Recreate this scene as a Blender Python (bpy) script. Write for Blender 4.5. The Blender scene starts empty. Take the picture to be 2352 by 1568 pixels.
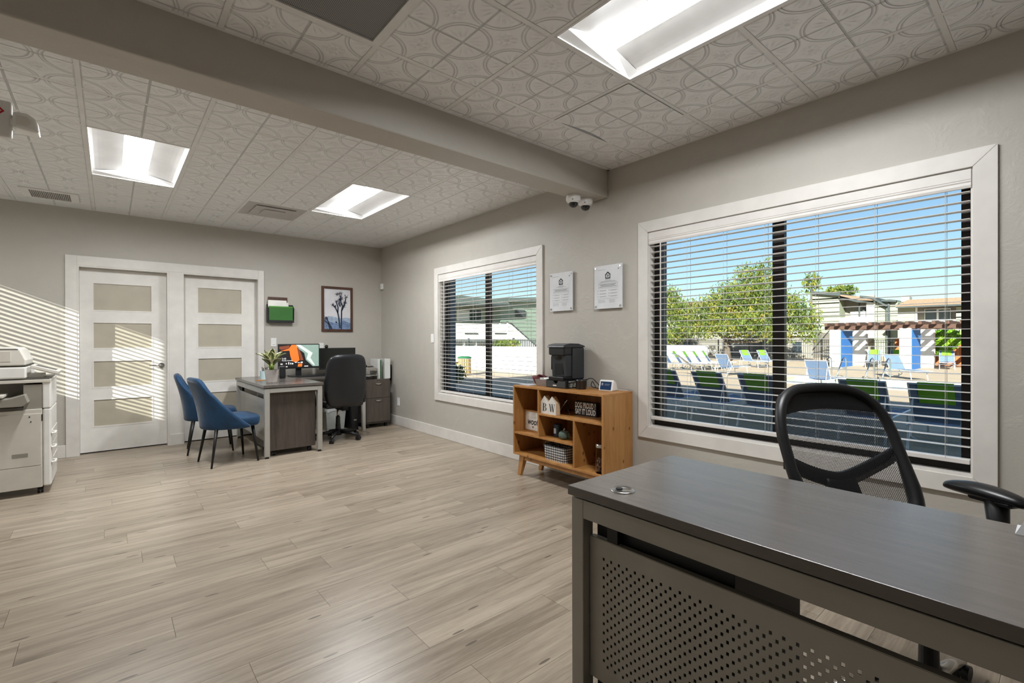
import bpy, bmesh, math, random
from mathutils import Vector, Matrix, Euler
random.seed(7)
PI = math.pi
# ------------------------------------------------------------------ camera
F_PX, YAW, PITCH, ROLL, CAMZ = 1089.95, 0.7035, -0.003, -0.0026, 1.2532
scene = bpy.context.scene
COL = scene.collection
cd = bpy.data.cameras.new('camera')
cd.sensor_width = 36.0
cd.sensor_fit = 'HORIZONTAL'
cd.lens = F_PX * 36.0 / 2352.0
cd.clip_end = 400
cam = bpy.data.objects.new('camera', cd)
COL.objects.link(cam)
fw = Vector((math.sin(YAW) * math.cos(PITCH), math.cos(YAW) * math.cos(PITCH), math.sin(PITCH)))
rv0 = Vector((math.cos(YAW), -math.sin(YAW), 0))
uv0 = rv0.cross(fw)
rv = rv0 * math.cos(ROLL) + uv0 * math.sin(ROLL)
uv = -rv0 * math.sin(ROLL) + uv0 * math.cos(ROLL)
CAM = Vector((0, 0, CAMZ))
cam.matrix_world = Matrix(((rv.x, uv.x, -fw.x, 0), (rv.y, uv.y, -fw.y, 0), (rv.z, uv.z, -fw.z, CAMZ), (0, 0, 0, 1)))
scene.camera = cam

def hit(px, py, **k):
    """photo pixel -> world point on the plane x=, y= or z= given"""
    d = fw + rv * ((px - 1176) / F_PX) - uv * ((py - 783.77) / F_PX)
    ax, val = list(k.items())[0]
    i = 'xyz'.index(ax)
    return CAM + d * ((val - CAM[i]) / d[i])

# ------------------------------------------------------------------ world, sun, exposure
SUN = Vector((2.7, 1.0, -1.16)).normalized()
w = bpy.data.worlds.new('world')
scene.world = w
w.use_nodes = True
nt = w.node_tree
bg = nt.nodes['Background']
sky = nt.nodes.new('ShaderNodeTexSky')
sky.sky_type = 'NISHITA'
sky.sun_disc = False
sky.sun_elevation = math.radians(24)
sky.sun_rotation = math.atan2(-2.7, -1.0)
sky.air_density = 1.0
sky.dust_density = 0.1
sky.ozone_density = 2.4
nt.links.new(sky.outputs[0], bg.inputs[0])
bg.inputs[1].default_value = 0.115
sl = bpy.data.lights.new('sun_offscreen', 'SUN')
sl.energy = 12.5
sl.angle = math.radians(0.53)
sl.color = (1.0, 0.955, 0.885)
so = bpy.data.objects.new('sun_offscreen', sl)
COL.objects.link(so)
so.location = (-20, -8, 12)
so.rotation_euler = SUN.to_track_quat('-Z', 'Y').to_euler()
vs = scene.view_settings
vs.view_transform = 'Standard'
vs.look = 'None'
vs.exposure = 0.32
vs.gamma = 1.0
vs.use_curve_mapping = False
TROFFER = 80.0

# ------------------------------------------------------------------ material helpers
def lin(c):
    if isinstance(c, str):
        c = tuple(int(c[i:i + 2], 16) for i in (0, 2, 4))
    r = []
    for x in c:
        x = x / 255.0
        r.append(x / 12.92 if x <= 0.04045 else ((x + 0.055) / 1.055) ** 2.4)
    return (r[0], r[1], r[2], 1.0)

class NT:
    """small shader-expression helper"""
    def __init__(s, m):
        s.m = m
        m.use_nodes = True
        s.t = m.node_tree
        s.b = s.t.nodes.get('Principled BSDF')
        s.out = s.t.nodes.get('Material Output')
    def n(s, typ, **kw):
        x = s.t.nodes.new(typ)
        for k, v in kw.items():
            setattr(x, k, v)
        return x
    def put(s, sock, v):
        if isinstance(v, bpy.types.NodeSocket):
            s.t.links.new(v, sock)
        else:
            sock.default_value = v
    def math(s, op, a, b=0.0, c=0.0):
        x = s.n('ShaderNodeMath', operation=op)
        s.put(x.inputs[0], a); s.put(x.inputs[1], b); s.put(x.inputs[2], c)
        return x.outputs[0]
    def coord(s, kind='Object', scale=(1, 1, 1), loc=(0, 0, 0), offs=None):
        c = s.n('ShaderNodeTexCoord')
        o = c.outputs[kind]
        if offs is not None:
            va = s.n('ShaderNodeVectorMath', operation='ADD')
            s.put(va.inputs[0], o); s.put(va.inputs[1], offs)
            o = va.outputs[0]
        mp = s.n('ShaderNodeMapping')
        mp.inputs['Scale'].default_value = scale
        mp.inputs['Location'].default_value = loc
        s.put(mp.inputs['Vector'], o)
        return mp.outputs[0]
    def noise(s, vec, scale=5.0, detail=3.0, rough=0.55, dist=0.0):
        x = s.n('ShaderNodeTexNoise')
        s.put(x.inputs['Vector'], vec)
        x.inputs['Scale'].default_value = scale
        x.inputs['Detail'].default_value = detail
        x.inputs['Roughness'].default_value = rough
        x.inputs['Distortion'].default_value = dist
        return x.outputs['Fac']
    def ramp(s, fac, stops):
        x = s.n('ShaderNodeValToRGB')
        e = x.color_ramp.elements
        while len(e) < len(stops):
            e.new(0.5)
        for i, (p, c) in enumerate(stops):
            e[i].position = p
            e[i].color = c if len(c) == 4 else (c[0], c[1], c[2], 1)
        s.put(x.inputs[0], fac)
        return x.outputs[0]
    def mix(s, fac, a, b, blend='MIX'):
        x = s.n('ShaderNodeMix', data_type='RGBA', blend_type=blend)
        s.put(x.inputs[0], fac); s.put(x.inputs[6], a); s.put(x.inputs[7], b)
        return x.outputs[2]
    def bump(s, h, dist=0.01, strength=1.0):
        x = s.n('ShaderNodeBump')
        x.inputs['Distance'].default_value = dist
        x.inputs['Strength'].default_value = strength
        s.put(x.inputs['Height'], h)
        s.t.links.new(x.outputs[0], s.b.inputs['Normal'])

MATS = {}
def mat(name, col, rough=0.5, metal=0.0, bump=None, var=None, coat=0.0, emit=0.0, sheen=0.0, spec=0.5, trans=0.0, ecol=None):
    m = bpy.data.materials.new(name)
    t = NT(m)
    c = lin(col)
    b = t.b
    b.inputs['Base Color'].default_value = c
    b.inputs['Roughness'].default_value = rough
    b.inputs['Metallic'].default_value = metal
    b.inputs['Specular IOR Level'].default_value = spec
    b.inputs['Coat Weight'].default_value = coat
    b.inputs['Sheen Weight'].default_value = sheen
    b.inputs['Transmission Weight'].default_value = trans
    if sheen:
        b.inputs['Sheen Roughness'].default_value = 0.35
    if emit:
        b.inputs['Emission Color'].default_value = lin(ecol or col)
        b.inputs['Emission Strength'].default_value = emit
    sc, amt = var or (6.0, 0.06)
    f = t.noise(t.coord(), sc, 3)
    d = tuple(x * (1 - amt) for x in c[:3]) + (1,)
    l = tuple(min(1, x * (1 + amt)) for x in c[:3]) + (1,)
    t.put(b.inputs['Base Color'], t.ramp(f, [(0.3, d), (0.7, l)]))
    if bump:
        t.bump(t.noise(t.coord(), bump[0], 4), bump[1], bump[2] if len(bump) > 2 else 1.0)
    MATS[name] = m
    return m

def wood(name, c1, c2, stretch, rough=0.4, knots=None, fine=60, rnd=True, bumpd=0.0006, streak=None):
    m = bpy.data.materials.new(name)
    t = NT(m)
    offs = None
    if rnd:
        oi = t.n('ShaderNodeObjectInfo')
        cx = t.n('ShaderNodeCombineXYZ')
        t.put(cx.inputs[0], t.math('MULTIPLY', oi.outputs['Random'], 37.0))
        t.put(cx.inputs[1], t.math('MULTIPLY', oi.outputs['Random'], 91.0))
        offs = cx.outputs[0]
    v = t.coord('Object', stretch, offs=offs)
    big = t.noise(v, 1.6, 4, 0.6, 0.6)
    fin = t.noise(v, fine / 8.0, 5, 0.7, 0.3)
    f = t.math('ADD', t.math('MULTIPLY', big, 0.65), t.math('MULTIPLY', fin, 0.35))
    if rnd:
        f = t.math('ADD', f, t.math('MULTIPLY', t.math('SUBTRACT', oi.outputs['Random'], 0.5), 0.10))
    c = t.ramp(f, [(0.34, lin(c1)), (0.66, lin(c2))])
    if streak:
        s2 = t.noise(v, 2.6, 6, 0.75, 1.2)
        k = t.math('MULTIPLY', t.math('SUBTRACT', s2, 0.60), 7.0)
        k = t.math('MINIMUM', t.math('MAXIMUM', k, 0.0), 0.75)
        c = t.mix(k, c, lin(streak))
    if knots:
        vo = t.n('ShaderNodeTexVoronoi')
        t.put(vo.inputs['Vector'], t.coord('Object', knots[3] if len(knots) > 3 else tuple(0.45 * x if x == min(stretch) else min(stretch) * 1.0 for x in stretch), offs=offs))
        vo.inputs['Scale'].default_value = knots[1]
        if len(knots) > 4: vo.voronoi_dimensions = '2D'
        k = t.math('LESS_THAN', vo.outputs['Distance'], knots[2])
        c = t.mix(t.math('MULTIPLY', k, 0.7), c, lin(knots[0]))
    t.put(t.b.inputs['Base Color'], c)
    t.b.inputs['Roughness'].default_value = rough
    t.bump(fin, bumpd)
    MATS[name] = m
    return m

# ------------------------------------------------------------------ geometry helpers
def smooth_path(pts, k=6):
    pts = [Vector(p) for p in pts]
    out = []
    for i in range(len(pts) - 1):
        p0, p1, p2, p3 = pts[max(i - 1, 0)], pts[i], pts[i + 1], pts[min(i + 2, len(pts) - 1)]
        for j in range(k):
            t = j / k
            out.append(0.5 * ((2 * p1) + (p2 - p0) * t + (2 * p0 - 5 * p1 + 4 * p2 - p3) * t * t + (3 * p1 - p0 - 3 * p2 + p3) * t ** 3))
    return out + [pts[-1]]

class MB:
    def __init__(s):
        s.v = []; s.f = []
    def add(s, vs, fs):
        o = len(s.v)
        s.v += [tuple(x) for x in vs]
        s.f += [tuple(i + o for i in f) for f in fs]
        return s
    def box(s, x0, x1, y0, y1, z0, z1, M=None):
        vs = [Vector((x, y, z)) for x in (x0, x1) for y in (y0, y1) for z in (z0, z1)]
        if M is not None:
            vs = [M @ p for p in vs]
        return s.add(vs, [(0, 1, 3, 2), (4, 6, 7, 5), (0, 4, 5, 1), (2, 3, 7, 6), (0, 2, 6, 4), (1, 5, 7, 3)])
    def cbox(s, c, d, M=None):
        return s.box(c[0] - d[0] / 2, c[0] + d[0] / 2, c[1] - d[1] / 2, c[1] + d[1] / 2, c[2] - d[2] / 2, c[2] + d[2] / 2, M)
    def cyl(s, p0, p1, r0, r1=None, n=16, caps=True):
        r1 = r0 if r1 is None else r1
        p0 = Vector(p0); p1 = Vector(p1)
        d = (p1 - p0).normalized()
        a = d.orthogonal().normalized(); b = d.cross(a)
        vs = []
        for p, r in ((p0, r0), (p1, r1)):
            for i in range(n):
                t = 2 * PI * i / n
                vs.append(p + (a * math.cos(t) + b * math.sin(t)) * r)
        fs = [(i, (i + 1) % n, n + (i + 1) % n, n + i) for i in range(n)]
        if caps:
            fs += [tuple(range(n - 1, -1, -1)), tuple(range(n, 2 * n))]
        return s.add(vs, fs)
    def tube(s, pts, r, n=8, closed=False):
        pts = [Vector(p) for p in pts]
        rs = r if isinstance(r, (list, tuple)) else [r] * len(pts)
        vs = []; fs = []
        m = len(pts)
        prev = None
        for i, p in enumerate(pts):
            if closed:
                d = pts[(i + 1) % m] - pts[i - 1]
            else:
                d = pts[min(i + 1, m - 1)] - pts[max(i - 1, 0)]
            d.normalize()
            a = d.orthogonal() if prev is None else (prev - d * prev.dot(d))
            if a.length < 1e-6:
                a = d.orthogonal()
            a.normalize(); prev = a
            b = d.cross(a)
            for k in range(n):
                t = 2 * PI * k / n
                vs.append(p + (a * math.cos(t) + b * math.sin(t)) * rs[i])
        for i in range(m if closed else m - 1):
            j = (i + 1) % m
            for k in range(n):
                fs.append((i * n + k, i * n + (k + 1) % n, j * n + (k + 1) % n, j * n + k))
        if not closed:
            fs += [tuple(range(n - 1, -1, -1)), tuple((m - 1) * n + k for k in range(n))]
        return s.add(vs, fs)
    def lathe(s, prof, n=24, c=(0, 0, 0)):
        vs = []; fs = []
        for r, z in prof:
            for k in range(n):
                t = 2 * PI * k / n
                vs.append((c[0] + r * math.cos(t), c[1] + r * math.sin(t), c[2] + z))
        for i in range(len(prof) - 1):
            for k in range(n):
                fs.append((i * n + k, i * n + (k + 1) % n, (i + 1) * n + (k + 1) % n, (i + 1) * n + k))
        if prof[0][0] > 1e-5:
            fs.append(tuple(range(n - 1, -1, -1)))
        if prof[-1][0] > 1e-5:
            fs.append(tuple((len(prof) - 1) * n + k for k in range(n)))
        return s.add(vs, fs)
    def prism(s, poly, axis, a, b, M=None):
        """poly: 2-D outline in the two other axes (xyz order), extruded along axis from a to b"""
        n = len(poly)
        vs = []
        for h in (a, b):
            for p, q in poly:
                if axis == 'x': vs.append(Vector((h, p, q)))
                elif axis == 'y': vs.append(Vector((p, h, q)))
                else: vs.append(Vector((p, q, h)))
        if M is not None:
            vs = [M @ p for p in vs]
        fs = [tuple(range(n)), tuple(range(2 * n - 1, n - 1, -1))] + [(i, n + i, n + (i + 1) % n, (i + 1) % n) for i in range(n)]
        return s.add(vs, fs)
    def grid(s, fn, nu, nv):
        vs = [fn(i / nu, j / nv) for j in range(nv + 1) for i in range(nu + 1)]
        fs = [(j * (nu + 1) + i, j * (nu + 1) + i + 1, (j + 1) * (nu + 1) + i + 1, (j + 1) * (nu + 1) + i) for j in range(nv) for i in range(nu)]
        return s.add(vs, fs)
    def mesh(s, name, smooth=False):
        me = bpy.data.meshes.new(name)
        me.from_pydata(s.v, [], s.f)
        bm = bmesh.new(); bm.from_mesh(me)
        bmesh.ops.recalc_face_normals(bm, faces=bm.faces)
        bm.to_mesh(me); bm.free()
        if smooth:
            for p in me.polygons: p.use_smooth = True
        me.update()
        return me

def link(name, me, m, parent=None):
    o = bpy.data.objects.new(name, me)
    COL.objects.link(o)
    if m is not None and me is not None and not me.materials:
        me.materials.append(MATS[m] if isinstance(m, str) else m)
    if parent is not None:
        o.parent = parent
    return o

def part(name, mb, m, parent=None, smooth=False, bevel=0.0, sub=0, solid=0.0, loc=None, rot=None, label=None):
    o = link(name, mb.mesh(name, smooth), m, parent)
    if solid:
        md = o.modifiers.new('solid', 'SOLIDIFY'); md.thickness = solid; md.offset = 0
    if bevel:
        md = o.modifiers.new('bevel', 'BEVEL'); md.width = bevel; md.segments = 2; md.limit_method = 'ANGLE'; md.angle_limit = 0.6
    if sub:
        md = o.modifiers.new('sub', 'SUBSURF'); md.levels = sub; md.render_levels = sub
    if loc: o.location = loc
    if rot: o.rotation_euler = rot
    if label: o['label'] = label
    return o

def tag(o, label, cat, group=None):
    o['label'] = label; o['category'] = cat
    if group: o['group'] = group
    return o

def thing(name, label, cat, loc=(0, 0, 0), rotz=0.0, group=None):
    o = bpy.data.objects.new(name, None)
    COL.objects.link(o)
    o.empty_display_size = 0.05
    o.location = loc
    o.rotation_euler = (0, 0, rotz)
    return tag(o, label, cat, group)

def struct(o):
    o['kind'] = 'structure'
    return o

def copy_tree(o, parent=None):
    c = o.copy(); COL.objects.link(c)
    if parent is not None: c.parent = parent
    for ch in list(o.children):
        copy_tree(ch, c)
    return c

def text_mesh(s, size, extrude=0.001, bold=0.0, shear=0.0, spacing=1.0, align='LEFT', sx=1.0):
    cu = bpy.data.curves.new('txt', 'FONT')
    cu.body = s; cu.size = size; cu.extrude = extrude; cu.offset = bold; cu.shear = shear
    cu.space_character = spacing; cu.align_x = align
    ob = bpy.data.objects.new('txt', cu)
    COL.objects.link(ob)
    dg = bpy.context.evaluated_depsgraph_get()
    me = bpy.data.meshes.new_from_object(ob.evaluated_get(dg))
    bpy.data.objects.remove(ob, do_unlink=True)
    bpy.data.curves.remove(cu)
    if sx != 1.0:
        for v in me.vertices: v.co.x *= sx
    return me

def lettering(s, size, m, parent, loc, rot, name='lettering', **kw):
    me = text_mesh(s, size, **kw)
    o = link(name, me, m, parent)
    o.location = loc; o.rotation_euler = rot
    return o

def T3(loc=(0, 0, 0), rx=0, ry=0, rz=0):
    return Matrix.Translation(loc) @ Euler((rx, ry, rz)).to_matrix().to_4x4()

# ------------------------------------------------------------------ materials
A, B, XL, YF, HC = 3.2566, 7.0086, -1.45, -2.3, 2.70
G = -0.30                     # outdoor ground level
wall_c = 'b8b3aa'
def wall_mat(name, col, sc=1.0):
    m = bpy.data.materials.new(name); t = NT(m)
    c = t.coord()
    patch = t.noise(c, 5.0, 4, 0.6, 1.0)
    fine = t.noise(c, 70.0, 3, 0.6)
    k = t.math('MULTIPLY', t.math('MAXIMUM', t.math('SUBTRACT', patch, 0.5), 0.0), 3.0)
    h = t.math('ADD', t.math('MULTIPLY', t.noise(c, 24.0, 4, 0.7, 2.0), k), t.math('MULTIPLY', fine, 0.16))
    cc = lin(col)
    t.put(t.b.inputs['Base Color'], t.ramp(patch, [(0.3, tuple(x * 0.97 for x in cc[:3])), (0.7, tuple(x * 1.02 for x in cc[:3]))]))
    t.b.inputs['Roughness'].default_value = 0.48
    t.bump(h, 0.0035 * sc)
    MATS[name] = m
wall_mat('wall', wall_c)
wall_mat('beam_paint', wall_c, 1.6)
mat('stucco', '6d7a8c', 0.9, bump=(90, 0.006))
mat('trim_white', 'dbd7d1', 0.38)
mat('door_white', 'e4e1db', 0.35)
mat('frosted', 'b5ad9c', 0.45, bump=(200, 0.0004))
mat('bronze', '241f1d', 0.45, 0.3)
mat('blind_white', 'dedad5', 0.42)
mat('cord', 'c9c6c0', 0.7)
mat('ceil_white', 'e6e5e3', 0.5)
mat('ceil_metal', 'e2e1df', 0.45)
mat('reflector', 'e0dfdd', 0.35)
mat('grille_dark', '5a5a5a', 0.5, 0.4)
mat('vent_grey', 'b8b4b1', 0.5)
mat('roof', '6b5b4e', 0.9)
mat('concrete_in', '6e665c', 0.9)
# thin architectural glass
m = bpy.data.materials.new('glass'); t = NT(m); t.t.nodes.remove(t.b)
tr = t.n('ShaderNodeBsdfTransparent'); tr.inputs[0].default_value = (0.93, 0.97, 0.96, 1)
gl = t.n('ShaderNodeBsdfGlossy'); gl.inputs['Roughness'].default_value = 0.02
mx = t.n('ShaderNodeMixShader'); mx.inputs[0].default_value = 0.02
t.t.links.new(tr.outputs[0], mx.inputs[1]); t.t.links.new(gl.outputs[0], mx.inputs[2]); t.t.links.new(mx.outputs[0], t.out.inputs[0])
MATS['glass'] = m
# troffer lamp
m = bpy.data.materials.new('lamp_lens'); t = NT(m)
t.b.inputs['Base Color'].default_value = (0.9, 0.9, 0.9, 1)
t.b.inputs['Emission Color'].default_value = (0.965, 0.985, 1.0, 1)
t.b.inputs['Emission Strength'].default_value = TROFFER
MATS['lamp_lens'] = m
# embossed tin-look ceiling tile: relief of rings, leaves and beads in a 1-ft motif
m = bpy.data.materials.new('tin_tile'); t = NT(m)
tc = t.n('ShaderNodeTexCoord'); sp = t.n('ShaderNodeSeparateXYZ'); t.put(sp.inputs[0], tc.outputs['Object'])
CELL = 0.3048
def fold(s):
    q = t.math('MODULO', t.math('ADD', s, CELL * 8), CELL)
    return t.math('MULTIPLY', t.math('ABSOLUTE', t.math('SUBTRACT', q, CELL / 2)), 2 / CELL)   # 0 centre .. 1 edge
fu, fv = fold(sp.outputs[0]), fold(sp.outputs[1])
def pulse(x, c, wd):
    return t.math('MAXIMUM', t.math('SUBTRACT', 1.0, t.math('MULTIPLY', t.math('ABSOLUTE', t.math('SUBTRACT', x, c)), 1.0 / wd)), 0.0)
def length2(a, b):
    return t.math('SQRT', t.math('ADD', t.math('MULTIPLY', a, a), t.math('MULTIPLY', b, b)))
iu, iv = t.math('SUBTRACT', 1.0, fu), t.math('SUBTRACT', 1.0, fv)
rc = length2(iu, iv)                       # distance to the motif corner
r0 = length2(fu, fv)
ang = t.math('ARCTAN2', iv, iu)
dang = t.math('ABSOLUTE', t.math('SUBTRACT', ang, PI / 4))
leaf = t.math('MULTIPLY', pulse(rc, 0.48, 0.24), t.math('ADD', pulse(dang, 0.0, 0.13), t.math('MULTIPLY', pulse(dang, 0.36, 0.11), 0.8)))
ctr = t.math('MULTIPLY', pulse(r0, 0.24, 0.13), t.math('ABSOLUTE', t.math('SINE', t.math('MULTIPLY', t.math('ARCTAN2', fv, fu), 4.0))))
h = t.math('ADD', t.math('MULTIPLY', pulse(rc, 0.84, 0.035), 1.0), t.math('MULTIPLY', pulse(rc, 0.94, 0.03), 0.8))
h = t.math('ADD', h, t.math('MULTIPLY', leaf, 0.9))
h = t.math('ADD', h, t.math('MULTIPLY', ctr, 0.9))
h = t.math('ADD', h, t.math('MULTIPLY', pulse(r0, 0.05, 0.05), 0.8))
h = t.math('ADD', h, t.math('MULTIPLY', t.math('MAXIMUM', pulse(fu, 0.985, 0.03), pulse(fv, 0.985, 0.03)), 1.1))
t.b.inputs['Base Color'].default_value = lin('ebebeb')
t.b.inputs['Roughness'].default_value = 0.42
t.bump(t.math('MULTIPLY', h, -1.0), 0.005)
MATS['tin_tile'] = m
wood('plank', '7f7262', 'b2a492', (0.75, 11.0, 11.0), 0.31, streak='5a4e41', bumpd=0.0004, knots=('40362c', 1.6, 0.034, (0.7, 3.6, 3.6), 1))

# ------------------------------------------------------------------ floor of planks
fl = struct(link('floor', MB().box(XL - 0.12, A + 0.15, YF - 0.12, B + 0.12, -0.14, -0.009).mesh('floor'), 'concrete_in'))
PW, PL = 0.19, 1.22
plank_me = {}
rows = int((B + 0.1 - YF) / PW) + 1
offs_seq = [0.0, 0.45, 0.85, 0.2, 0.65, 1.02, 0.33]
for j in range(rows):
    y0 = YF + j * PW; y1 = min(y0 + PW, B + 0.1)
    x = XL - offs_seq[j % 7] - 0.13 * (j % 3)
    while x < A:
        a, b = max(x, XL), min(x + PL, A)
        if b - a > 0.02:
            key = (round(b - a, 3), round(y1 - y0, 3))
            if key not in plank_me:
                L, W = b - a - 0.0012, y1 - y0 - 0.0012
                plank_me[key] = MB().box(-L / 2, L / 2, -W / 2, W / 2, -0.008, 0).mesh('plank')
            p = link('plank', plank_me[key], 'plank', fl)
            p.location = ((a + b) / 2, (y0 + y1) / 2, 0)
        x += PL

# ------------------------------------------------------------------ walls
W1 = (3.445, 5.303, 0.57, 2.10)
W2 = (0.315, 2.165, 0.57, 2.10)
W3 = (6.275, 6.93, 1.10, 2.197)
def wall_with_holes(mb, x0, x1, ya, yb, za, zb, holes):
    ys = ya
    for (h0, h1, z0, z1) in sorted(holes):
        mb.box(x0, x1, ys, h0, za, zb)
        mb.box(x0, x1, h0, h1, za, z0)
        mb.box(x0, x1, h0, h1, z1, zb)
        ys = h1
    mb.box(x0, x1, ys, yb, za, zb)
    return mb
wr = struct(link('wall_right', wall_with_holes(MB(), A, A + 0.15, YF, B + 0.12, -0.009, 2.86, [W1, W2]).mesh('wall_right'), 'wall'))
part('stucco_layer', wall_with_holes(MB(), A + 0.15, A + 0.26, YF - 0.12, B + 4.0, G, 2.9, [W1, W2]), 'stucco', wr)
wl = struct(link('wall_left', wall_with_holes(MB(), XL - 0.12, XL, YF, B + 0.12, -0.009, 2.86, [W3]).mesh('wall_left'), 'wall'))
struct(link('wall_front', MB().box(XL - 0.12, A + 0.15, YF - 0.12, YF, -0.009, 2.86).mesh('wall_front'), 'wall'))
D1 = (-0.255, 0.532, 2.07)
D2 = (0.69, 1.512, 2.07)
wb = MB()
wb.box(XL, D1[0], B, B + 0.12, -0.009, 2.86).box(D1[1], D2[0], B, B + 0.12, -0.009, 2.86).box(D2[1], A, B, B + 0.12, -0.009, 2.86)
wb.box(D1[0], D1[1], B, B + 0.12, D1[2], 2.86).box(D2[0], D2[1], B, B + 0.12, D2[2], 2.86)
wbo = struct(link('wall_back', wb.mesh('wall_back'), 'wall'))
part('backing', MB().box(XL, A, B + 0.16, B + 0.24, 0, 2.86), 'wall', wbo)
beam = struct(link('ceiling_beam', MB().box(XL, A, 2.564, 2.782, 2.4667, 2.86).mesh('ceiling_beam'), 'beam_paint'))
md = beam.modifiers.new('bevel', 'BEVEL'); md.width = 0.008; md.segments = 2
# rest of the building above and behind the room
rf = struct(link('roof', MB().box(XL - 0.5, A + 0.55, YF - 0.5, 11.0, 3.0, 3.2).box(XL + 0.3, A + 0.25, YF - 0.3, 11.0, 3.2, 4.62).mesh('roof'), 'roof'))
struct(link('wall_building', MB().box(XL, A - 0.05, B + 0.3, 10.9, G, 3.0).mesh('wall_building'), 'stucco'))

# baseboards
def baseboard(name, mb):
    o = struct(link(name, mb.mesh(name), 'trim_white'))
    md = o.modifiers.new('bevel', 'BEVEL'); md.width = 0.004; md.segments = 2
baseboard('baseboard_right', MB().box(A - 0.014, A, YF, B, 0, 0.135))
baseboard('baseboard_back', MB().box(XL, -0.3626, B - 0.014, B, 0, 0.135).box(1.58, A - 0.014, B - 0.014, B, 0, 0.135).box(0.555, 0.69, B - 0.034, B - 0.02, 0, 0.135))
baseboard('baseboard_left', MB().box(XL, XL + 0.014, YF, B - 0.014, 0, 0.135))
baseboard('baseboard_front', MB().box(XL + 0.014, A - 0.014, YF, YF + 0.014, 0, 0.135))

# ------------------------------------------------------------------ ceiling: tiles hung in a white grid
ce = struct(link('ceiling', MB().box(XL - 0.12, A + 0.15, YF - 0.12, B + 0.12, 2.86, 2.95).mesh('ceiling'), 'ceil_white'))
TT = 0.6096
def lines(x0, lo, hi):
    r = []
    k = math.ceil((lo - x0) / TT)
    while x0 + k * TT < hi:
        if x0 + k * TT > lo + 0.03 and x0 + k * TT < hi - 0.03: r.append(x0 + k * TT)
        k += 1
    return r
tile_me = {}
def tile_mesh(x0, x1, y0, y1, ox, oy, sag=False):
    key = (round(x0 - ox, 3), round(x1 - ox, 3), round(y0 - oy, 3), round(y1 - oy, 3), sag)
    if key in tile_me: return tile_me[key]
    mb = MB()
    g = 0.0105
    a, b, c, d = key[0] + g, key[1] - g, key[2] + g, key[3] - g
    if sag:
        # this panel has slipped: its far edge bows down and leaves an open sliver
        def fn(u, v):
            s = math.sin(PI * u) * (v ** 3)
            return Vector((a + (b - a) * u, c + (d - c) * v - 0.055 * s, -0.006 - 0.012 * s))
        mb.grid(fn, 16, 8)
    else:
        # panel sits 4 mm proud of the grid face with a sloped edge
        z0, z1, e = 0.004, -0.004, 0.010
        vs = [(a, c, z0), (b, c, z0), (b, d, z0), (a, d, z0), (a + e, c + e, z1), (b - e, c + e, z1), (b - e, d - e, z1), (a + e, d - e, z1)]
        mb.add(vs, [(0, 1, 5, 4), (1, 2, 6, 5), (2, 3, 7, 6), (3, 0, 4, 7), (4, 5, 6, 7), (3, 2, 1, 0)])
    tile_me[key] = mb.mesh('ceiling_tile')
    return tile_me[key]
cuts = {}          # cells used by lamps and grilles
def ceiling_zone(xs0, ys0, xlo, xhi, ylo, yhi, skip, sagcell=None):
    lx, ly = lines(xs0, xlo, xhi), lines(ys0, ylo, yhi)
    ex, ey = [xlo] + lx + [xhi], [ylo] + ly + [yhi]
    for i in range(len(ex) - 1):
        for j in range(len(ey) - 1):
            cx, cy = (ex[i] + ex[i + 1]) / 2, (ey[j] + ey[j + 1]) / 2
            if any(s[0] < cx < s[1] and s[2] < cy < s[3] for s in skip): continue
            # motif origin: centre of the full grid cell this panel was cut for
            kx = math.floor((cx - xs0) / TT); ky = math.floor((cy - ys0) / TT)
            ox, oy = xs0 + (kx + 0.5) * TT, ys0 + (ky + 0.5) * TT
            sg = sagcell is not None and abs(cx - sagcell[0]) < 0.1 and abs(cy - sagcell[1]) < 0.1
            o = link('ceiling_tile', tile_mesh(ex[i], ex[i + 1], ey[j], ey[j + 1], ox, oy, sg), 'tin_tile', ce)
            o.location = (ox, oy, HC)
    for x in lx:
        part('grid_runner', MB().box(x - 0.012, x + 0.012, ylo, yhi, HC - 0.002, HC + 0.035), 'ceil_metal', ce)
    for y in ly:
        a = xlo
        for s in sorted(skip):
            if s[2] + 0.05 < y < s[3] - 0.05:
                part('grid_runner', MB().box(a, s[0], y - 0.012, y + 0.012, HC - 0.0015, HC + 0.035), 'ceil_metal', ce)
                a = s[1]
        part('grid_runner', MB().box(a, xhi, y - 0.012, y + 0.012, HC - 0.0015, HC + 0.035), 'ceil_metal', ce)
    e = 0.022
    part('wall_angle', MB().box(xlo, xlo + e, ylo, yhi, HC - 0.003, HC + 0.03).box(xhi - e, xhi, ylo, yhi, HC - 0.003, HC + 0.03).box(xlo, xhi, ylo, ylo + e, HC - 0.003, HC + 0.03).box(xlo, xhi, yhi - e, yhi, HC - 0.003, HC + 0.03), 'ceil_metal', ce)
FX, FY, RX, RY = 2.834, 2.2135, 2.312, 4.270
LAMPS = [(FX - 2 * TT, FX - TT, FY - 3 * TT, FY - TT),
         (RX - 4 * TT, RX - 3 * TT, RY, RY + 2 * TT), (RX - TT, RX, RY, RY + 2 * TT)]
RETURN = (FX - 4 * TT, FX - 3 * TT, FY - TT, FY)
DIFF = (RX - 2 * TT, RX - TT, RY + 2 * TT, RY + 3 * TT)
REG = (RX - 5 * TT, RX - 4 * TT, RY + 3 * TT, RY + 4 * TT)
ceiling_zone(FX, FY, XL, A, YF, 2.564, LAMPS + [RETURN], sagcell=(FX - TT / 2, FY - TT / 2))
ceiling_zone(RX, RY, XL, A, 2.782, B, LAMPS + [DIFF])

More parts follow.
